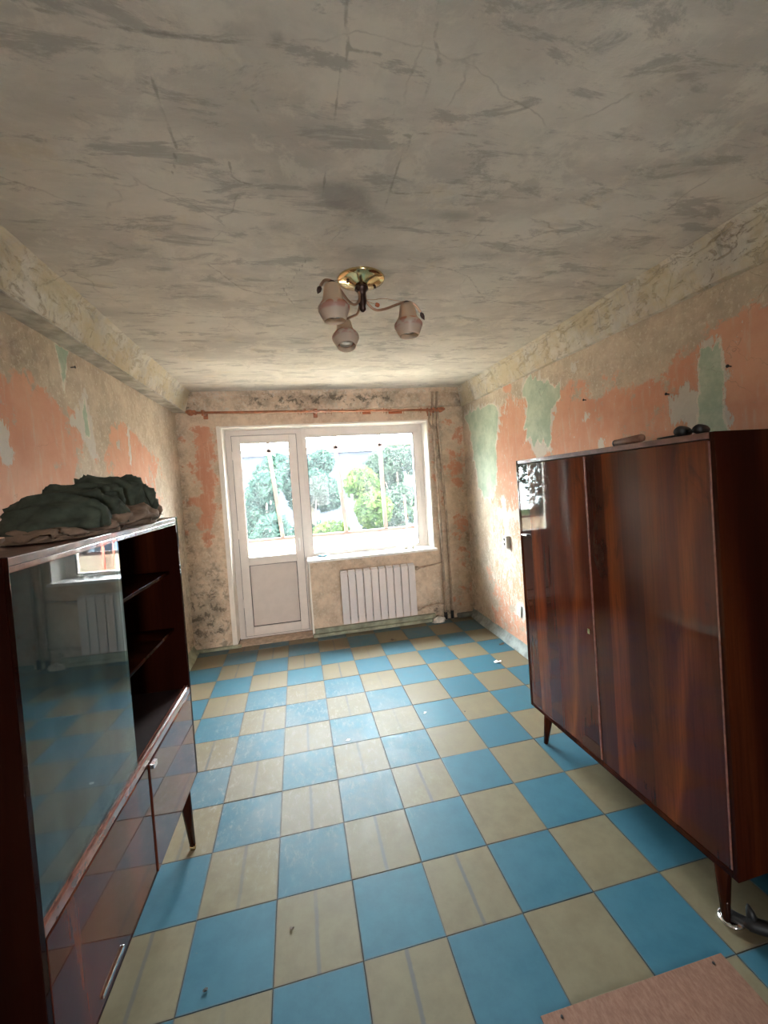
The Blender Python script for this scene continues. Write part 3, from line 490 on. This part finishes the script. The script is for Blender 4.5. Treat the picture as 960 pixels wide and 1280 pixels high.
for v in bm.verts: n = .7 + .6 * float(vn(np.array(v.co.x * 4 + 5), np.array(v.co.z * 4 + v.co.y * 3 + 5))); v.co = Vector((v.co.x * .075 * n, v.co.y * .035 * n, max(-.1, v.co.z) * .06 * n + .006))
tag(bmobj('plaster_lump', bm, 'plaster', None, (1.655, 2.165, .002), smooth=True), 'pale lump of plaster on the floor at the foot of the pipes', 'plaster')

# ------------------------------------------------------------------ curtain rod
cr = thing('curtain_rod', 'double wooden curtain rod above the window', 'curtain rod', (.54, 2.12, 2.39)); tilt = -.016
def rp(x, dy=0, dz=0): return (x, dy, dz + tilt * x)
tb('rod', [rp(-1.26), rp(1.22)], .013, 'rodwood', cr, 12); tb('rod', [rp(-1.26, -.05, -.006), rp(1.22, -.05, -.006)], .010, 'rodwood', cr, 12)
for s in (-1, 1):
    for dy, k in ((0, 1), (-.05, .8)):
        bm = bmesh.new(); P = [(s * 1.25, .014), (s * 1.265, .024 * k), (s * 1.28, .016), (s * 1.30, .030 * k), (s * 1.325, .026 * k), (s * 1.345, .008)]
        tube(bm, [rp(a - (.05 if s > 0 else 0), dy) for a, r in P], [r for a, r in P], 14); bmobj('finial', bm, 'rodwood', cr, smooth=True)
for x in (-1.19, -.10, 1.16):
    bm = bmesh.new(); box(bm, x - .022, x + .022, .085, .112, -.05 + tilt * x, .04 + tilt * x, .006); tube(bm, [(x, .09, -.005 + tilt * x), (x, .0, -.02 + tilt * x), (x, -.055, -.03 + tilt * x)], .011, 10)
    tube(bm, [(x - .014, 0, tilt * x), (x + .014, 0, tilt * x)], .021, 14); tube(bm, [(x - .012, -.05, tilt * x), (x + .012, -.05, tilt * x)], .018, 14); bmobj('bracket', bm, 'rodwood', cr)
bm = bmesh.new(); P = [Vector((0, .019 * math.cos(a), .019 * math.sin(a))) for a in [2 * math.pi * k / 18 for k in range(18)]]; tube(bm, P + [P[0]], .003, 6, False); tube(bm, [(0, 0, -.022), (0, 0, -.034)], .003, 6); bmesh.ops.recalc_face_normals(bm, faces=bm.faces); rm = bpy.data.meshes.new('ring'); bm.to_mesh(rm); bm.free(); rm.materials.append(MT['rodwood'])
for i, x in enumerate([-.28, -.25, -.21, .0, .03, .06, .17, .33, .36, .47, .61, .65, .69, .84, 1.02, 1.10]):
    o = bpy.data.objects.new('ring', rm); COL.objects.link(o); o.parent = cr; o.location = rp(x, 0 if i % 2 else -.05, -.003); o.rotation_euler = (random.uniform(-.3, .3), 0, random.uniform(-.3, .3))
for x, l in ((.38, .09), (.66, .15)): b = bx('hook_strip', x, x + l, -.053, -.047, -.045 + tilt * x, -.02 + tilt * x, 'amber', cr, .002)

# ------------------------------------------------------------------ chandelier
LX, LY = .565, -.245
lamp = thing('chandelier', 'three-armed brass ceiling lamp with flowered glass tulip shades', 'ceiling lamp', (LX, LY, ZC))
bm = bmesh.new(); lathe(bm, [(0, .0), (.112, .0), (.116, -.006), (.112, -.014), (.09, -.022), (.045, -.034), (.030, -.042), (0, -.042)], 40); bmobj('canopy', bm, 'brass', lamp, smooth=True)
bm = bmesh.new(); lathe(bm, [(0, -.038), (.032, -.040), (.034, -.055), (.022, -.066), (.017, -.085), (.020, -.10), (.022, -.115), (.014, -.135), (.016, -.15), (.006, -.162), (0, -.163)], 24); bmobj('hub', bm, 'darkmetal', lamp, smooth=True)
for a in (.3, 3.5): tb('screw', [(.075 * math.cos(a), .075 * math.sin(a), -.02), (.075 * math.cos(a), .075 * math.sin(a), -.036)], .006, 'darkmetal', lamp)
def shade_mesh():
    bm = bmesh.new(); pr = [(.016, 0), (.030, -.004), (.038, -.018), (.042, -.045), (.047, -.070), (.060, -.088), (.071, -.104), (.071, -.114), (.064, -.130), (.052, -.156), (.050, -.164)]
    pr = pr + [(r - .003, z) for r, z in pr[::-1]]; lathe(bm, pr, 32); bmesh.ops.recalc_face_normals(bm, faces=bm.faces); me = bpy.data.meshes.new('shade'); bm.to_mesh(me); bm.free()
    for p in me.polygons: p.use_smooth = True
    me.materials.append(MT['shade']); return me
SM = shade_mesh()
for i, (ang, r, dz, tx, ty) in enumerate([(math.radians(222), .215, .0, .02, -.03), (math.radians(8), .235, -.005, -.02, .04), (math.radians(106), .235, -.02, .28, .16)]):
    ux, uy = math.cos(ang), math.sin(ang); Z = lambda q: q + dz
    pts = spline([(ux * .015, uy * .015, -.07), (ux * .022, uy * .022, -.11), (ux * .06, uy * .06, -.145), (ux * .11, uy * .11, -.140), (ux * (r - .05), uy * (r - .05), -.105 + dz), (ux * r, uy * r, -.088 + dz), (ux * (r + .045), uy * (r + .045), -.10 + dz), (ux * (r + .075), uy * (r + .075), -.135 + dz)], 7)
    arm = tb('arm', pts, .0065, 'bronze', lamp, 8)
    e = Vector((ux * (r + .075), uy * (r + .075), -.135 + dz)); d = Vector((ux * .45, uy * .45, -.9))
    o = tb('leaf_tip', [e, e + d * .012, e + d * .026, e + d * .042], [.004, .011, .010, .001], 'darkmetal', arm, 10)
    px, py = -uy, ux
    v = spline([(ux * .02, uy * .02, -.10), (ux * .07 + px * .03, uy * .07 + py * .03, -.085), (ux * .13 + px * .035, uy * .13 + py * .035, -.072), (ux * (r - .01) + px * .012, uy * (r - .01) + py * .012, -.085 + dz)], 6)
    tb('wire', v, .0014, 'bronze', arm, 6)
    q0 = Vector((ux * .03, uy * .03, -.11)); q1 = Vector((ux * .085 + px * .045, uy * .085 + py * .045, -.10)); dq = (q1 - q0).normalized()
    tb('stem', [q0, q1], .0014, 'bronze', arm, 6); tb('bead', [q1, q1 + dq * .008, q1 + dq * .022, q1 + dq * .032], [.002, .010, .011, .001], 'amber' if i else 'darkmetal', arm, 10)
    so_ = Vector((ux * r, uy * r, -.092 + dz))
    bm = bmesh.new(); lathe(bm, [(0, .004), (.014, .004), (.020, -.004), (.021, -.016), (0, -.016)], 18); bmobj('holder', bm, 'darkmetal', arm, so_, (tx, ty, 0), smooth=True)
    sh = bpy.data.objects.new('shade', SM); COL.objects.link(sh); sh.parent = lamp; sh.location = so_ + Vector((0, 0, -.006)); sh.rotation_euler = (tx, ty, i * 1.3)
    bm = bmesh.new(); lathe(bm, [(.010, -.02), (.012, -.05), (.026, -.085), (.028, -.105), (.036, -.142), (0.001, -.150)], 18); bmobj('bulb', bm, 'bulb', sh, smooth=True)

# ------------------------------------------------------------------ wardrobe (right)
WX, WY0, WY1 = 1.505, -1.195, .02; WL = WY1 - WY0; WH = 1.497; WD = .55
wd = thing('wardrobe', 'tall glossy mahogany wardrobe on tapered legs against the right wall', 'wardrobe', (WX + .0, WY1, .205), (0, 0, 0))
wd.rotation_euler = (math.radians(-1.2), 0, math.radians(1.0))
# local: x depth 0..WD, y 0..-WL, z 0..WH
t = .018
bx('side_panel', 0, WD, -t, 0, 0, WH, 'redside', wd, .002); bx('side_panel', 0, WD, -WL, -WL + t, 0, WH, 'redside', wd, .002)
bx('top', 0, WD, -WL + t, -t, WH - .022, WH, 'redtop', wd, .002); bx('bottom', 0.0, WD, -WL + t, -t, 0, .02, 'redside', wd, .002); bx('back', WD - .006, WD - .001, -WL + t, -t, .02, WH - .022, 'inner', wd, 0)
sy = -.60
d1 = bx('door', .002, .020, sy + .002, -t - .003, .022, WH - .025, 'red', wd, .0025); d1['label'] = 'far wardrobe door with the lock'
d2 = bx('door', .002, .020, -WL + t + .004, sy - .002, .022, WH - .025, 'red', wd, .0025)
bx('door_strip', -.003, .004, sy - .004, sy + .003, .03, WH - .03, 'rail', wd, .001)
bx('edge_strip', -.002, .004, -WL + t - .002, -WL + t + .004, .03, WH - .03, 'rail', wd, .001)
bx('handle', -.012, .004, -.085, -.03, 1.045, 1.055, 'chrome', wd, .003)
bx('lock', -.003, .003, sy + .03, sy + .045, .62, .645, 'brass', wd, .001)
bx('apron', .05, .068, -WL + .10, -.10, -.055, 0, 'redside', wd, .003); bx('apron', WD - .07, WD - .052, -WL + .10, -.10, -.055, 0, 'redside', wd, .003)
for x, y in ((.058, -.10), (.058, -WL + .10), (WD - .06, -.10), (WD - .06, -WL + .10)):
    L = .203 + (.004 if y < -.5 else 0); ox = -.022 if x < .2 else .02; oy = .02 if y > -.5 else -.02
    tb('leg', [(x, y, .0), (x + ox * .3, y + oy * .3, -L * .3), (x + ox, y + oy, -L)], [.026, .024, .013], 'redside', wd, 16)
bn_scale = .68
# dark metal thing wedged under the near foot
mo = thing('furniture_foot_prop', 'dark metal shoe-like prop with shiny rim under the near wardrobe foot', 'prop', (1.585, -1.115, 0), (0, 0, -.75))
bm = bmesh.new(); lathe(bm, [(0, 0), (.034, 0), (.040, .008), (.036, .016), (.018, .018), (0, .018)], 24); bmobj('rim', bm, 'chrome', mo, smooth=True)
bm = bmesh.new(); tube(bm, spline([(.0, 0, .024), (.05, -.005, .022), (.12, .0, .024), (.2, .01, .018), (.32, .0, .010), (.45, -.02, .009)]), [.016] * 6 + [.022] * 6 + [.024] * 6 + [.016] * 6 + [.011] * 7, 12); bmobj('strap', bm, 'black', mo, smooth=True)
bm = bmesh.new(); tube(bm, [(.06, 0, .03), (.055, .01, .055), (.05, .012, .075)], [.018, .013, .004], 10); bmobj('tongue', bm, 'black', mo, smooth=True)
# on the wardrobe top
zt = lambda y: .205 + WH * math.cos(math.radians(1.2)) + (WY1 - y) * math.sin(math.radians(1.2)) + .0015
rl = thing('cardboard_roll', 'brown cardboard roll with dark end lying on the wardrobe', 'roll', (1.60, -.66, zt(-.66) + .0175), (math.radians(-1.2), math.radians(0), math.radians(-25)))
bm = bmesh.new(); tube(bm, [(0, 0, 0), (.03, -.20, .0)], .016, 16); bmobj('tube', bm, 'ply', rl, smooth=True); tb('end_cap', [(-.002, .012, 0), (0, 0, 0)], .0165, 'black', rl, 16)
bn = thing('binoculars', 'black binoculars lying on the near end of the wardrobe top', 'binoculars', (1.62, -.97, zt(-.97) + .002), (math.radians(-1.2), 0, math.radians(20)))
for s, k in ((0, 1), (-.085, .85)):
    bm = bmesh.new(); tube(bm, [(-.07, s, .028), (-.04, s, .030), (0, s, .030), (.03, s, .030), (.06, s, .028)], [.022 * k, .031 * k, .030 * k, .026 * k, .019 * k], 18); bmobj('barrel', bm, 'black', bn, smooth=True)
bm = bmesh.new(); box(bm, -.03, .02, -.085, 0, .018, .035, .004); bmobj('bridge', bm, 'black', bn)
bn.scale = (bn_scale,) * 3
tb('strap', spline([(-.03, .03, .012), (-.06, .08, .006), (-.03, .12, .006), (.02, .10, .006), (.04, .05, .010)]), .005, 'black', bn, 8)

# ------------------------------------------------------------------ display cabinet (left)
CW = 1.09; CZ = .335; CH = 1.195; CD = .37
cb = thing('display_cabinet', 'dark mahogany display cabinet with sliding glass in the left foreground', 'cabinet', (-.352, -.222, CZ), (0, 0, math.radians(-2.0)))
cb.rotation_euler = (0, 0, math.radians(-2.0))
# local: x 0..-CD (front at 0), y 0..-CW
t = .018
bx('side_panel', -CD, 0, -t, 0, 0, CH, 'cabside', cb, .002); bx('side_panel', -CD, 0, -CW, -CW + t, 0, CH, 'cabside', cb, .002)
bx('top', -CD, -.001, -CW + t, -t, CH - .02, CH - .002, 'redtop', cb, .002); bx('bottom', -CD, 0, -CW + t, -t, 0, .018, 'cabside', cb, .002); bx('back', -CD + .001, -CD + .006, -CW + t, -t, .018, CH - .02, 'inner', cb, 0)
RZ = .395
bx('middle_shelf', -CD + .01, -.012, -CW + t, -t, RZ, RZ + .016, 'inner', cb, .001)
rr = bx('front_rail', -.022, -.001, -CW + t, -t, RZ - .008, RZ + .020, 'rail', cb, .003); rr['label'] = 'polished rail with grooves for the glass'
for dx in (-.020, -.010): bx('glass_track', dx - .0025, dx + .0025, -CW + t, -t, RZ + .020, RZ + .028, 'rail', cb, .001)
bx('upper_track', -.024, -.002, -CW + t, -t, CH - .034, CH - .020, 'rail', cb, .002)
for z in (.94, .68): s_ = bx('shelf', -CD + .01, -.045, -CW + t, -t, z, z + .014, 'cabside', cb, .002)
bx('glass_pane', -.012, -.008, -CW + t + .002, -.575, RZ + .024, CH - .024, 'cabglass', cb, 0)
bx('glass_pane', -.022, -.018, -CW + t + .012, -.60, RZ + .024, CH - .024, 'cabglass', cb, 0)
# lower doors: near one shut, far one ajar
dn = bx('door', -.018, .0, -CW + t + .002, -.517, .006, RZ - .011, 'redleft', cb, .002)
bx('pull_strip', .0, .006, -.90, -.78, .035, .045, 'chrome', dn, .002, (0, 0, 0)).matrix_parent_inverse = Matrix.Translation(-dn.location)
da = bx('door', -.018, 0, -.495, 0, .006, RZ - .011, 'redleft', cb, .002, (0, 0, 0), (0, 0, math.radians(.5))); da.location = (0, -t - .002, 0); da['label'] = 'far lower door standing slightly ajar'
bx('handle', -.004, .014, -.492, -.462, RZ - .030, RZ - .012, 'chrome', da, .003, (0, 0, 0))
for x, y in ((-.05, -.06), (-.05, -CW + .06), (-CD + .05, -.06), (-CD + .05, -CW + .06)):
    ox = .012 if x > -.2 else -.012; oy = .03 if y > -.5 else -.03
    lg = tb('leg', [(x, y, .0), (x + ox * .3, y + oy * .3, -CZ * .3), (x + ox, y + oy, -CZ + .004)], [.026, .023, .012], 'cabside', cb, 16)
    tb('ferrule', [(x + ox * .94, y + oy * .94, -CZ + .02), (x + ox, y + oy, -CZ)], [.0135, .0125], 'brass', lg, 16)
bx('apron', -.06, -.045, -CW + .09, -.09, -.04, 0, 'cabside', cb, .002)
bx('apron', -CD + .045, -CD + .06, -CW + .09, -.09, -.04, 0, 'cabside', cb, .002)
# cloths on the cabinet
ZT = CZ + CH
def cloth(name, x0, y0, y1, hw, prof, mat, label, seed, zb=0.0, bend=0.0):
    n, m_ = 90, 48; us = np.linspace(0, 1, n); th = np.linspace(0, 2 * np.pi, m_)
    def fp(U, V):
        h = np.interp(U, [p[0] for p in prof], [p[1] for p in prof]); e = np.clip(np.sin(np.pi * U), 0, 1) ** .35
        f = 1 - np.abs(2 * fbm(U * 5 + seed, V * .9 + U * 4 + seed, 3) - 1) * 1.6
        f = np.maximum(f, 0); f2 = 1 - np.abs(2 * vn(U * 7 + seed * 3, V * 1.4 - U * 5 + seed) - 1); fold = .34 * (f - .5) + .18 * (f2 ** 2 - .4) + .05 * (fbm(U * 14 + seed, V * 2.3, 3) - .5)
        wv = np.abs(np.cos(V - np.pi)); cx = np.cos(V); cz = np.sin(V)
        sx = np.sign(cx) * np.abs(cx) ** .75 * hw * e * (1 + fold * 1.3); sz = np.where(cz > 0, np.abs(cz) ** .7, 0) * h * (1 + fold)
        x = x0 + sx + bend * np.sin(U * 6); y = y0 + (y1 - y0) * U + .03 * (fbm(U * 6 + 4, V * 2) - .5); z = ZT + zb + .001 + np.where(cz > 0, sz, .003 * np.abs(cz)) + .004 * (fbm(U * 30, V * 9) - .4) * (cz > .1)
        return x, y, np.maximum(z, ZT + .0008)
    o = sheet(name, us, th, fp, mat); me = o.data; bm = bmesh.new(); bm.from_mesh(me); bmesh.ops.remove_doubles(bm, verts=bm.verts, dist=.0006); bmesh.ops.holes_fill(bm, edges=[e for e in bm.edges if e.is_boundary], sides=200); bmesh.ops.recalc_face_normals(bm, faces=bm.faces); bm.to_mesh(me); bm.free()
    for p in me.polygons: p.use_smooth = True
    return tag(o, label, 'cloth')
cloth('blanket', -.50, -1.04, -.215, .135, [(0, .0), (.06, .03), (.3, .045), (.55, .07), (.8, .085), (.93, .06), (1, .0)], 'tan_cloth', 'brown crumpled blanket bunched underneath the dark green jacket', 3.3)
cloth('jacket', -.52, -1.0, -.55, .12, [(0, .0), (.06, .03), (.25, .08), (.55, .12), (.80, .13), (.95, .08), (1, .0)], 'green_cloth', 'dark green jacket heap on the near half of the blanket', 7.7, .02)
cloth('coat', -.515, -.64, -.245, .125, [(0, .0), (.05, .09), (.22, .15), (.5, .145), (.78, .14), (.93, .09), (1, .0)], 'green_cloth', 'folded dark green coat heaped on the far half of the blanket', 12.1, .02)

# ------------------------------------------------------------------ sockets
for nm, y, z, lab, rz in (('socket', 1.325, .985, 'white double socket on the right wall beside the wardrobe', 0), ('socket', 1.17, .37, 'low chipped socket near the floor on the right wall', .12)):
    o = thing(nm, lab, 'socket', (XR, y, z), (rz, 0, 0)); dp = .038 if z > .5 else .012
    bx('plate', -dp, 0, -.035, .035, -.055, .055, 'outlet', o, .005)
    for dz in (-.022, .022):
        bm = bmesh.new(); tube(bm, [(-dp - .002, 0, dz), (-dp + .004, 0, dz)], .014, 14); hh = bmobj('outlet_face', bm, 'black' if z > .5 else 'concrete', o)
        if z < .5: break
for k_ in ('ground', 'facade', 'winglass', 'sill', 'concrete'): MT[k_].node_tree.nodes['Principled BSDF'].inputs['Specular IOR Level'].default_value = .0 if k_ != 'sill' else .4
# small nails in the walls
for i, (x, y, z, lab) in enumerate([(XR, -.77, 2.04, 'rusty nail right of the tall torn green patch'), (XR, -.455, 1.985, 'nail at the left tip of the tall white tear'), (XR, .17, 2.08, 'nail head above the wardrobe in orange paint'), (XL, .26, 2.34, 'nail beside the green tear under the left beam')]):
    s = -1 if x > 0 else 1; bm = bmesh.new(); tube(bm, [(x - s * .004, y, z), (x + s * .02, y, z + .002), (x + s * .021, y, z + .002), (x + s * .023, y, z + .002)], [.003, .003, .008, .007], 8); tag(bmobj('nail', bm, 'black'), lab, 'nail')
# ------------------------------------------------------------------ fibreboard sheet on the floor and bits
pb = thing('fibreboard_sheet', 'orange-brown fibreboard sheet lying on the floor at the bottom right corner', 'board', (1.452, -1.188, .0018), (0, 0, math.radians(-.4)))
bx('board', -.66, 0, -1.0, 0, 0, .0045, 'ply', pb, .001)
for x, y in ((-.05, -.018), (-.60, -.018)):
    bm = bmesh.new(); lathe(bm, [(0, 0), (.0045, 0), (.004, .003), (0, .0035)], 10); bmobj('nail_head', bm, 'black', pb, (x, y, .0045))
def scrap(x, y, s, lab, seed, mat='paper', nm='paper_scrap', cat='scrap'):
    r_ = random.Random(seed); bm = bmesh.new(); n = 9; top = []; bot = []
    for k in range(n):
        a = 2 * math.pi * k / n; r = s * r_.uniform(.5, 1.1); z = .002 + r_.uniform(0, .35) * s; top.append(bm.verts.new((r * math.cos(a), r * .7 * math.sin(a), z + .001))); bot.append(bm.verts.new((r * math.cos(a), r * .7 * math.sin(a), z)))
    c1 = bm.verts.new((0, 0, .003 + .2 * s)); c0 = bm.verts.new((0, 0, .0015 + .2 * s))
    for k in range(n):
        j = (k + 1) % n; bm.faces.new((c1, top[k], top[j])); bm.faces.new((c0, bot[j], bot[k])); bm.faces.new((bot[k], bot[j], top[j], top[k]))
    tag(bmobj(nm, bm, mat, None, (x, y, .0005)), lab, cat)
P_ = lambda u, v: None
scrap(.955, .47, .016, 'small white paper scrap on a beige tile in mid floor', 1)
scrap(1.78, 1.02, .035, 'torn white paper scrap on the beige tile near the right wall', 2)
scrap(.40, .33, .018, 'curled pale paper scrap between two tiles left of centre', 3)
scrap(1.05, 1.83, .035, 'brown wood chip on the floor in front of the radiator', 4, 'bark', 'wood_chip', 'chip')
scrap(2.00, 1.35, .03, 'dark flake lying against the right wall fillet', 5, 'bark', 'paint_flake', 'flake')
scrap(1.22, .40, .008, 'tiny black crumb on the grout right of mid floor', 6, 'black', 'crumb', 'crumb')
scrap(-.22, -.85, .013, 'black crumb on the blue tile nearest the cabinet', 7, 'black', 'crumb', 'crumb')
scrap(.06, -.73, .012, 'brown crumb on the beige tile in the foreground', 8, 'bark', 'crumb', 'crumb')

# ------------------------------------------------------------------ balcony
BY = 3.6
bf = bx('balcony_floor', -1.3, 2.7, 2.56, BY + .12, -.16, -.02, 'concrete', None, 0); struct(bf, 'concrete balcony floor beyond the door', 'floor')
bp = bx('balcony_parapet', -1.3, 2.7, BY, BY + .08, -.02, .90, 'parapet', None, .004); struct(bp, 'cream balcony parapet below the old glazing', 'parapet')
for x, nm in ((-1.3, 'balcony_side_wall'), (2.62, 'balcony_side_wall')):
    o = bx(nm, x, x + .08, 2.56, BY, -.02, 2.5, 'parapet', None, .003); struct(o, 'cream side wall at the %s end of the balcony' % ('left' if x < 0 else 'right'), 'wall')
w2 = thing('window_2', 'old dusty balcony glazing in crooked pinkish frames', 'window', (.7, BY + .04, .9)); w2['kind'] = 'structure'; inv2 = Matrix.Translation((-.7, -BY - .04, -.9))
def bar(name, p0, p1, w_, mat='cframe'):
    bm = bmesh.new(); a, b = Vector(p0), Vector(p1); d = (b - a).normalized(); s = Vector((0, 1, 0)); u = d.cross(s).normalized() * (w_ / 2); s = s * .028
    q = [bm.verts.new(p + i * u + j * s) for p in (a, b) for i, j in ((-1, -1), (1, -1), (1, 1), (-1, 1))]
    for f in ((0, 1, 2, 3), (7, 6, 5, 4), (0, 4, 5, 1), (1, 5, 6, 2), (2, 6, 7, 3), (3, 7, 4, 0)): bm.faces.new([q[k] for k in f])
    return ch(bmobj(name, bm, mat, w2), inv2)
Y2 = BY + .04
bar('sill_rail', (-1.22, Y2, .915), (2.62, Y2, .925), .04); bar('transom', (-1.22, Y2, 2.12), (2.62, Y2, 2.16), .035); bar('head_rail', (-1.22, Y2, 2.50), (2.62, Y2, 2.52), .05)
posts = [(-1.2, -1.2), (-.04, -.145), (.845, .765), (1.42, 1.405), (2.1, 2.1), (2.6, 2.6)]
for a, b in posts: bar('post', (a, Y2, .93), (b, Y2, 2.14), .05); bar('post', (b, Y2, 2.14), (b - .01, Y2, 2.5), .045)
bar('sash_stile', (.79, Y2 - .03, 1.50), (.775, Y2 - .03, 1.78), .035, 'bark'); bar('latch', (1.39, Y2 - .03, 1.62), (1.39, Y2 - .03, 1.70), .02, 'bark'); bar('sash_bar', (.98, Y2 - .03, 2.135), (1.33, Y2 - .03, 2.145), .02, 'bark'); bar('sash_bar', (.3, Y2 - .03, 2.13), (.7, Y2 - .03, 2.12), .014, 'bark')
for (a, b), (c, d) in zip(posts, posts[1:]):
    m_ = (a + b) / 2; n_ = (c + d) / 2; ch(bx('pane', m_ + .02, n_ - .02, Y2 - .003, Y2 + .003, .935, 2.13, 'dirty', w2, 0), inv2); ch(bx('pane', b + .02, d - .02, Y2 - .003, Y2 + .003, 2.16, 2.49, 'dirty', w2, 0), inv2)
tb_ = thing('looped_cable', 'dark cable sagging from the balcony transom at the right', 'cable', (1.6, BY - .02, 2.13)); tb('cable', spline([(-.12, 0, 0), (-.06, 0, -.045), (.02, 0, -.06), (.1, 0, -.045), (.2, 0, .01)]), .004, 'black', tb_, 6)
for i, (x, x2, h_, lab) in enumerate([(1.72, 1.71, 1.40, 'taller thin reddish pole leaning in the balcony corner'), (1.80, 1.86, 1.22, 'shorter thicker red pole leaning in the balcony corner')]):
    tag(tb('pole', [(x, BY - .12, -.02), (x2, BY - .02, h_)], .010 + .006 * i, 'redpole'), lab, 'pole')

# ------------------------------------------------------------------ outside
gd = bx('ground', -30, 30, 3.8, 45, -3.4, -3.2, 'ground', None, 0); struct(gd, 'overgrown ground of the yard', 'ground')
def tree(x, y, z0, h, w_, mat, label, n, seed, ls=.10):
    r_ = np.random.RandomState(seed); root = thing('tree', label, 'tree', (x, y, z0), group='trees beyond the balcony')
    tb('trunk', [(0, 0, 0), (.1, .05, h * .3), (.0, .1, h * .6), (.05, 0, h * .85)], [.14, .11, .07, .03], 'bark', root)
    bl = []
    for k in range(13):
        a = r_.rand() * 6.28; rr_ = w_ * r_.rand() ** .5 * .75; zz = h * (.35 + .6 * r_.rand()); bl.append((rr_ * math.cos(a) * (1.15 - .5 * zz / h), rr_ * math.sin(a), zz, w_ * r_.uniform(.28, .5)))
        if k % 2 == 0: tb('branch', [(0, 0, zz * .55), (bl[-1][0] * .5, bl[-1][1] * .5, zz * .8), (bl[-1][0], bl[-1][1], zz)], [.045, .03, .01], 'bark', root, 6)
    b = np.array(bl)[r_.randint(0, 13, n)]; d = r_.normal(size=(n, 3)); d /= np.linalg.norm(d, axis=1)[:, None]
    c = b[:, :3] + d * (b[:, 3:4] * (r_.rand(n, 1) ** .35)); s = ls * r_.uniform(.6, 1.3, (n, 1)); t1 = r_.normal(size=(n, 3)); t1 /= np.linalg.norm(t1, axis=1)[:, None]; t2 = np.cross(t1, r_.normal(size=(n, 3))); t2 /= np.linalg.norm(t2, axis=1)[:, None]
    v = np.stack([c - t1 * s, c + t2 * s * .45, c + t1 * s, c - t2 * s * .45], 1).reshape(-1, 3)
    me = bpy.data.meshes.new('foliage'); me.vertices.add(len(v)); me.vertices.foreach_set('co', v.ravel().astype('f')); me.loops.add(4 * n); me.loops.foreach_set('vertex_index', np.arange(4 * n, dtype='i')); me.polygons.add(n); me.polygons.foreach_set('loop_start', np.arange(0, 4 * n, 4, dtype='i')); me.polygons.foreach_set('loop_total', np.full(n, 4, 'i')); me.update(calc_edges=True)
    o = link('foliage', me, mat, root); o['kind'] = 'stuff'
tree(1.6, 9.0, -3.2, 5.3, 1.45, 'leaf2', 'bright yellow-green tree in the middle of the window view', 20000, 1)
tree(-.9, 10.8, -3.2, 6.0, 1.5, 'leaf1', 'dark green tree seen through the left of the door glass', 20000, 2)
tree(-.2, 7.3, -3.2, 5.2, .8, 'leaf1', 'narrow dark green tree behind the frame between door and window', 16000, 3)
tree(3.6, 11.8, -3.2, 6.0, 1.5, 'leaf3', 'grey-green tree at the right edge of the window view', 16000, 4)
tree(.7, 13.0, -3.2, 6.0, 1.3, 'leaf1', 'dark blue-green tree at the left edge of the window view, behind the bright one', 16000, 5)
tree(-4.2, 12.5, -3.2, 7.5, 2.0, 'leaf3', 'grey-green tree left of the balcony', 16000, 6)
tree(9.5, 13, -3.2, 7.6, 2.0, 'leaf1', 'dark green tree right of the balcony', 16000, 8)
tree(-5.6, 8.2, -3.2, 8.4, 2.0, 'leaf3', 'tall grey-green tree added out of view on the left to block sky', 12000, 11)  # three outer trees added to screen the side walls from low sky
tree(-9.0, 11.0, -3.2, 9.0, 2.3, 'leaf1', 'tall dark tree added farthest left out of view to block sky', 12000, 12)
tree(7.2, 7.6, -3.2, 8.0, 1.9, 'leaf3', 'tall grey-green tree added out of view on the right to block sky', 12000, 13)
bd = thing('apartment_building', 'pale lilac-grey apartment building far behind the trees', 'building', (2, 26, -3.2))
bx('wall', -13, 13, 0, 8, 0, 6.9, 'facade', bd, .02); bx('roof', -13.3, 13.3, -.3, 8.3, 6.9, 7.15, 'concrete', bd, .02)
for fl_ in range(2):
    for k in range(-6, 7):
        f_ = bx('window', k * 2 - .6, k * 2 + .6, -.05, .05, 1.2 + fl_ * 2.9, 2.7 + fl_ * 2.9, 'facade', bd, .01); p_ = bx('glazing', k * 2 - .5, k * 2 + .5, -.08, -.05, 1.3 + fl_ * 2.9, 2.6 + fl_ * 2.9, 'winglass', f_, 0, (0, 0, 0)); p_.matrix_parent_inverse = Matrix.Translation(-f_.location)
shd = thing('shed', 'white flat-roofed shed low behind the trees at the left', 'shed', (-3.6, 15.5, -3.2)); bx('wall', -2.2, 2.2, 0, 3, 0, 3.1, 'sill', shd, .02); bx('roof', -2.4, 2.4, -.2, 3.2, 3.1, 3.2, 'concrete', shd, .01); bx('door', -.5, .5, -.04, 0, 0, 2.0, 'concrete', shd, .01)
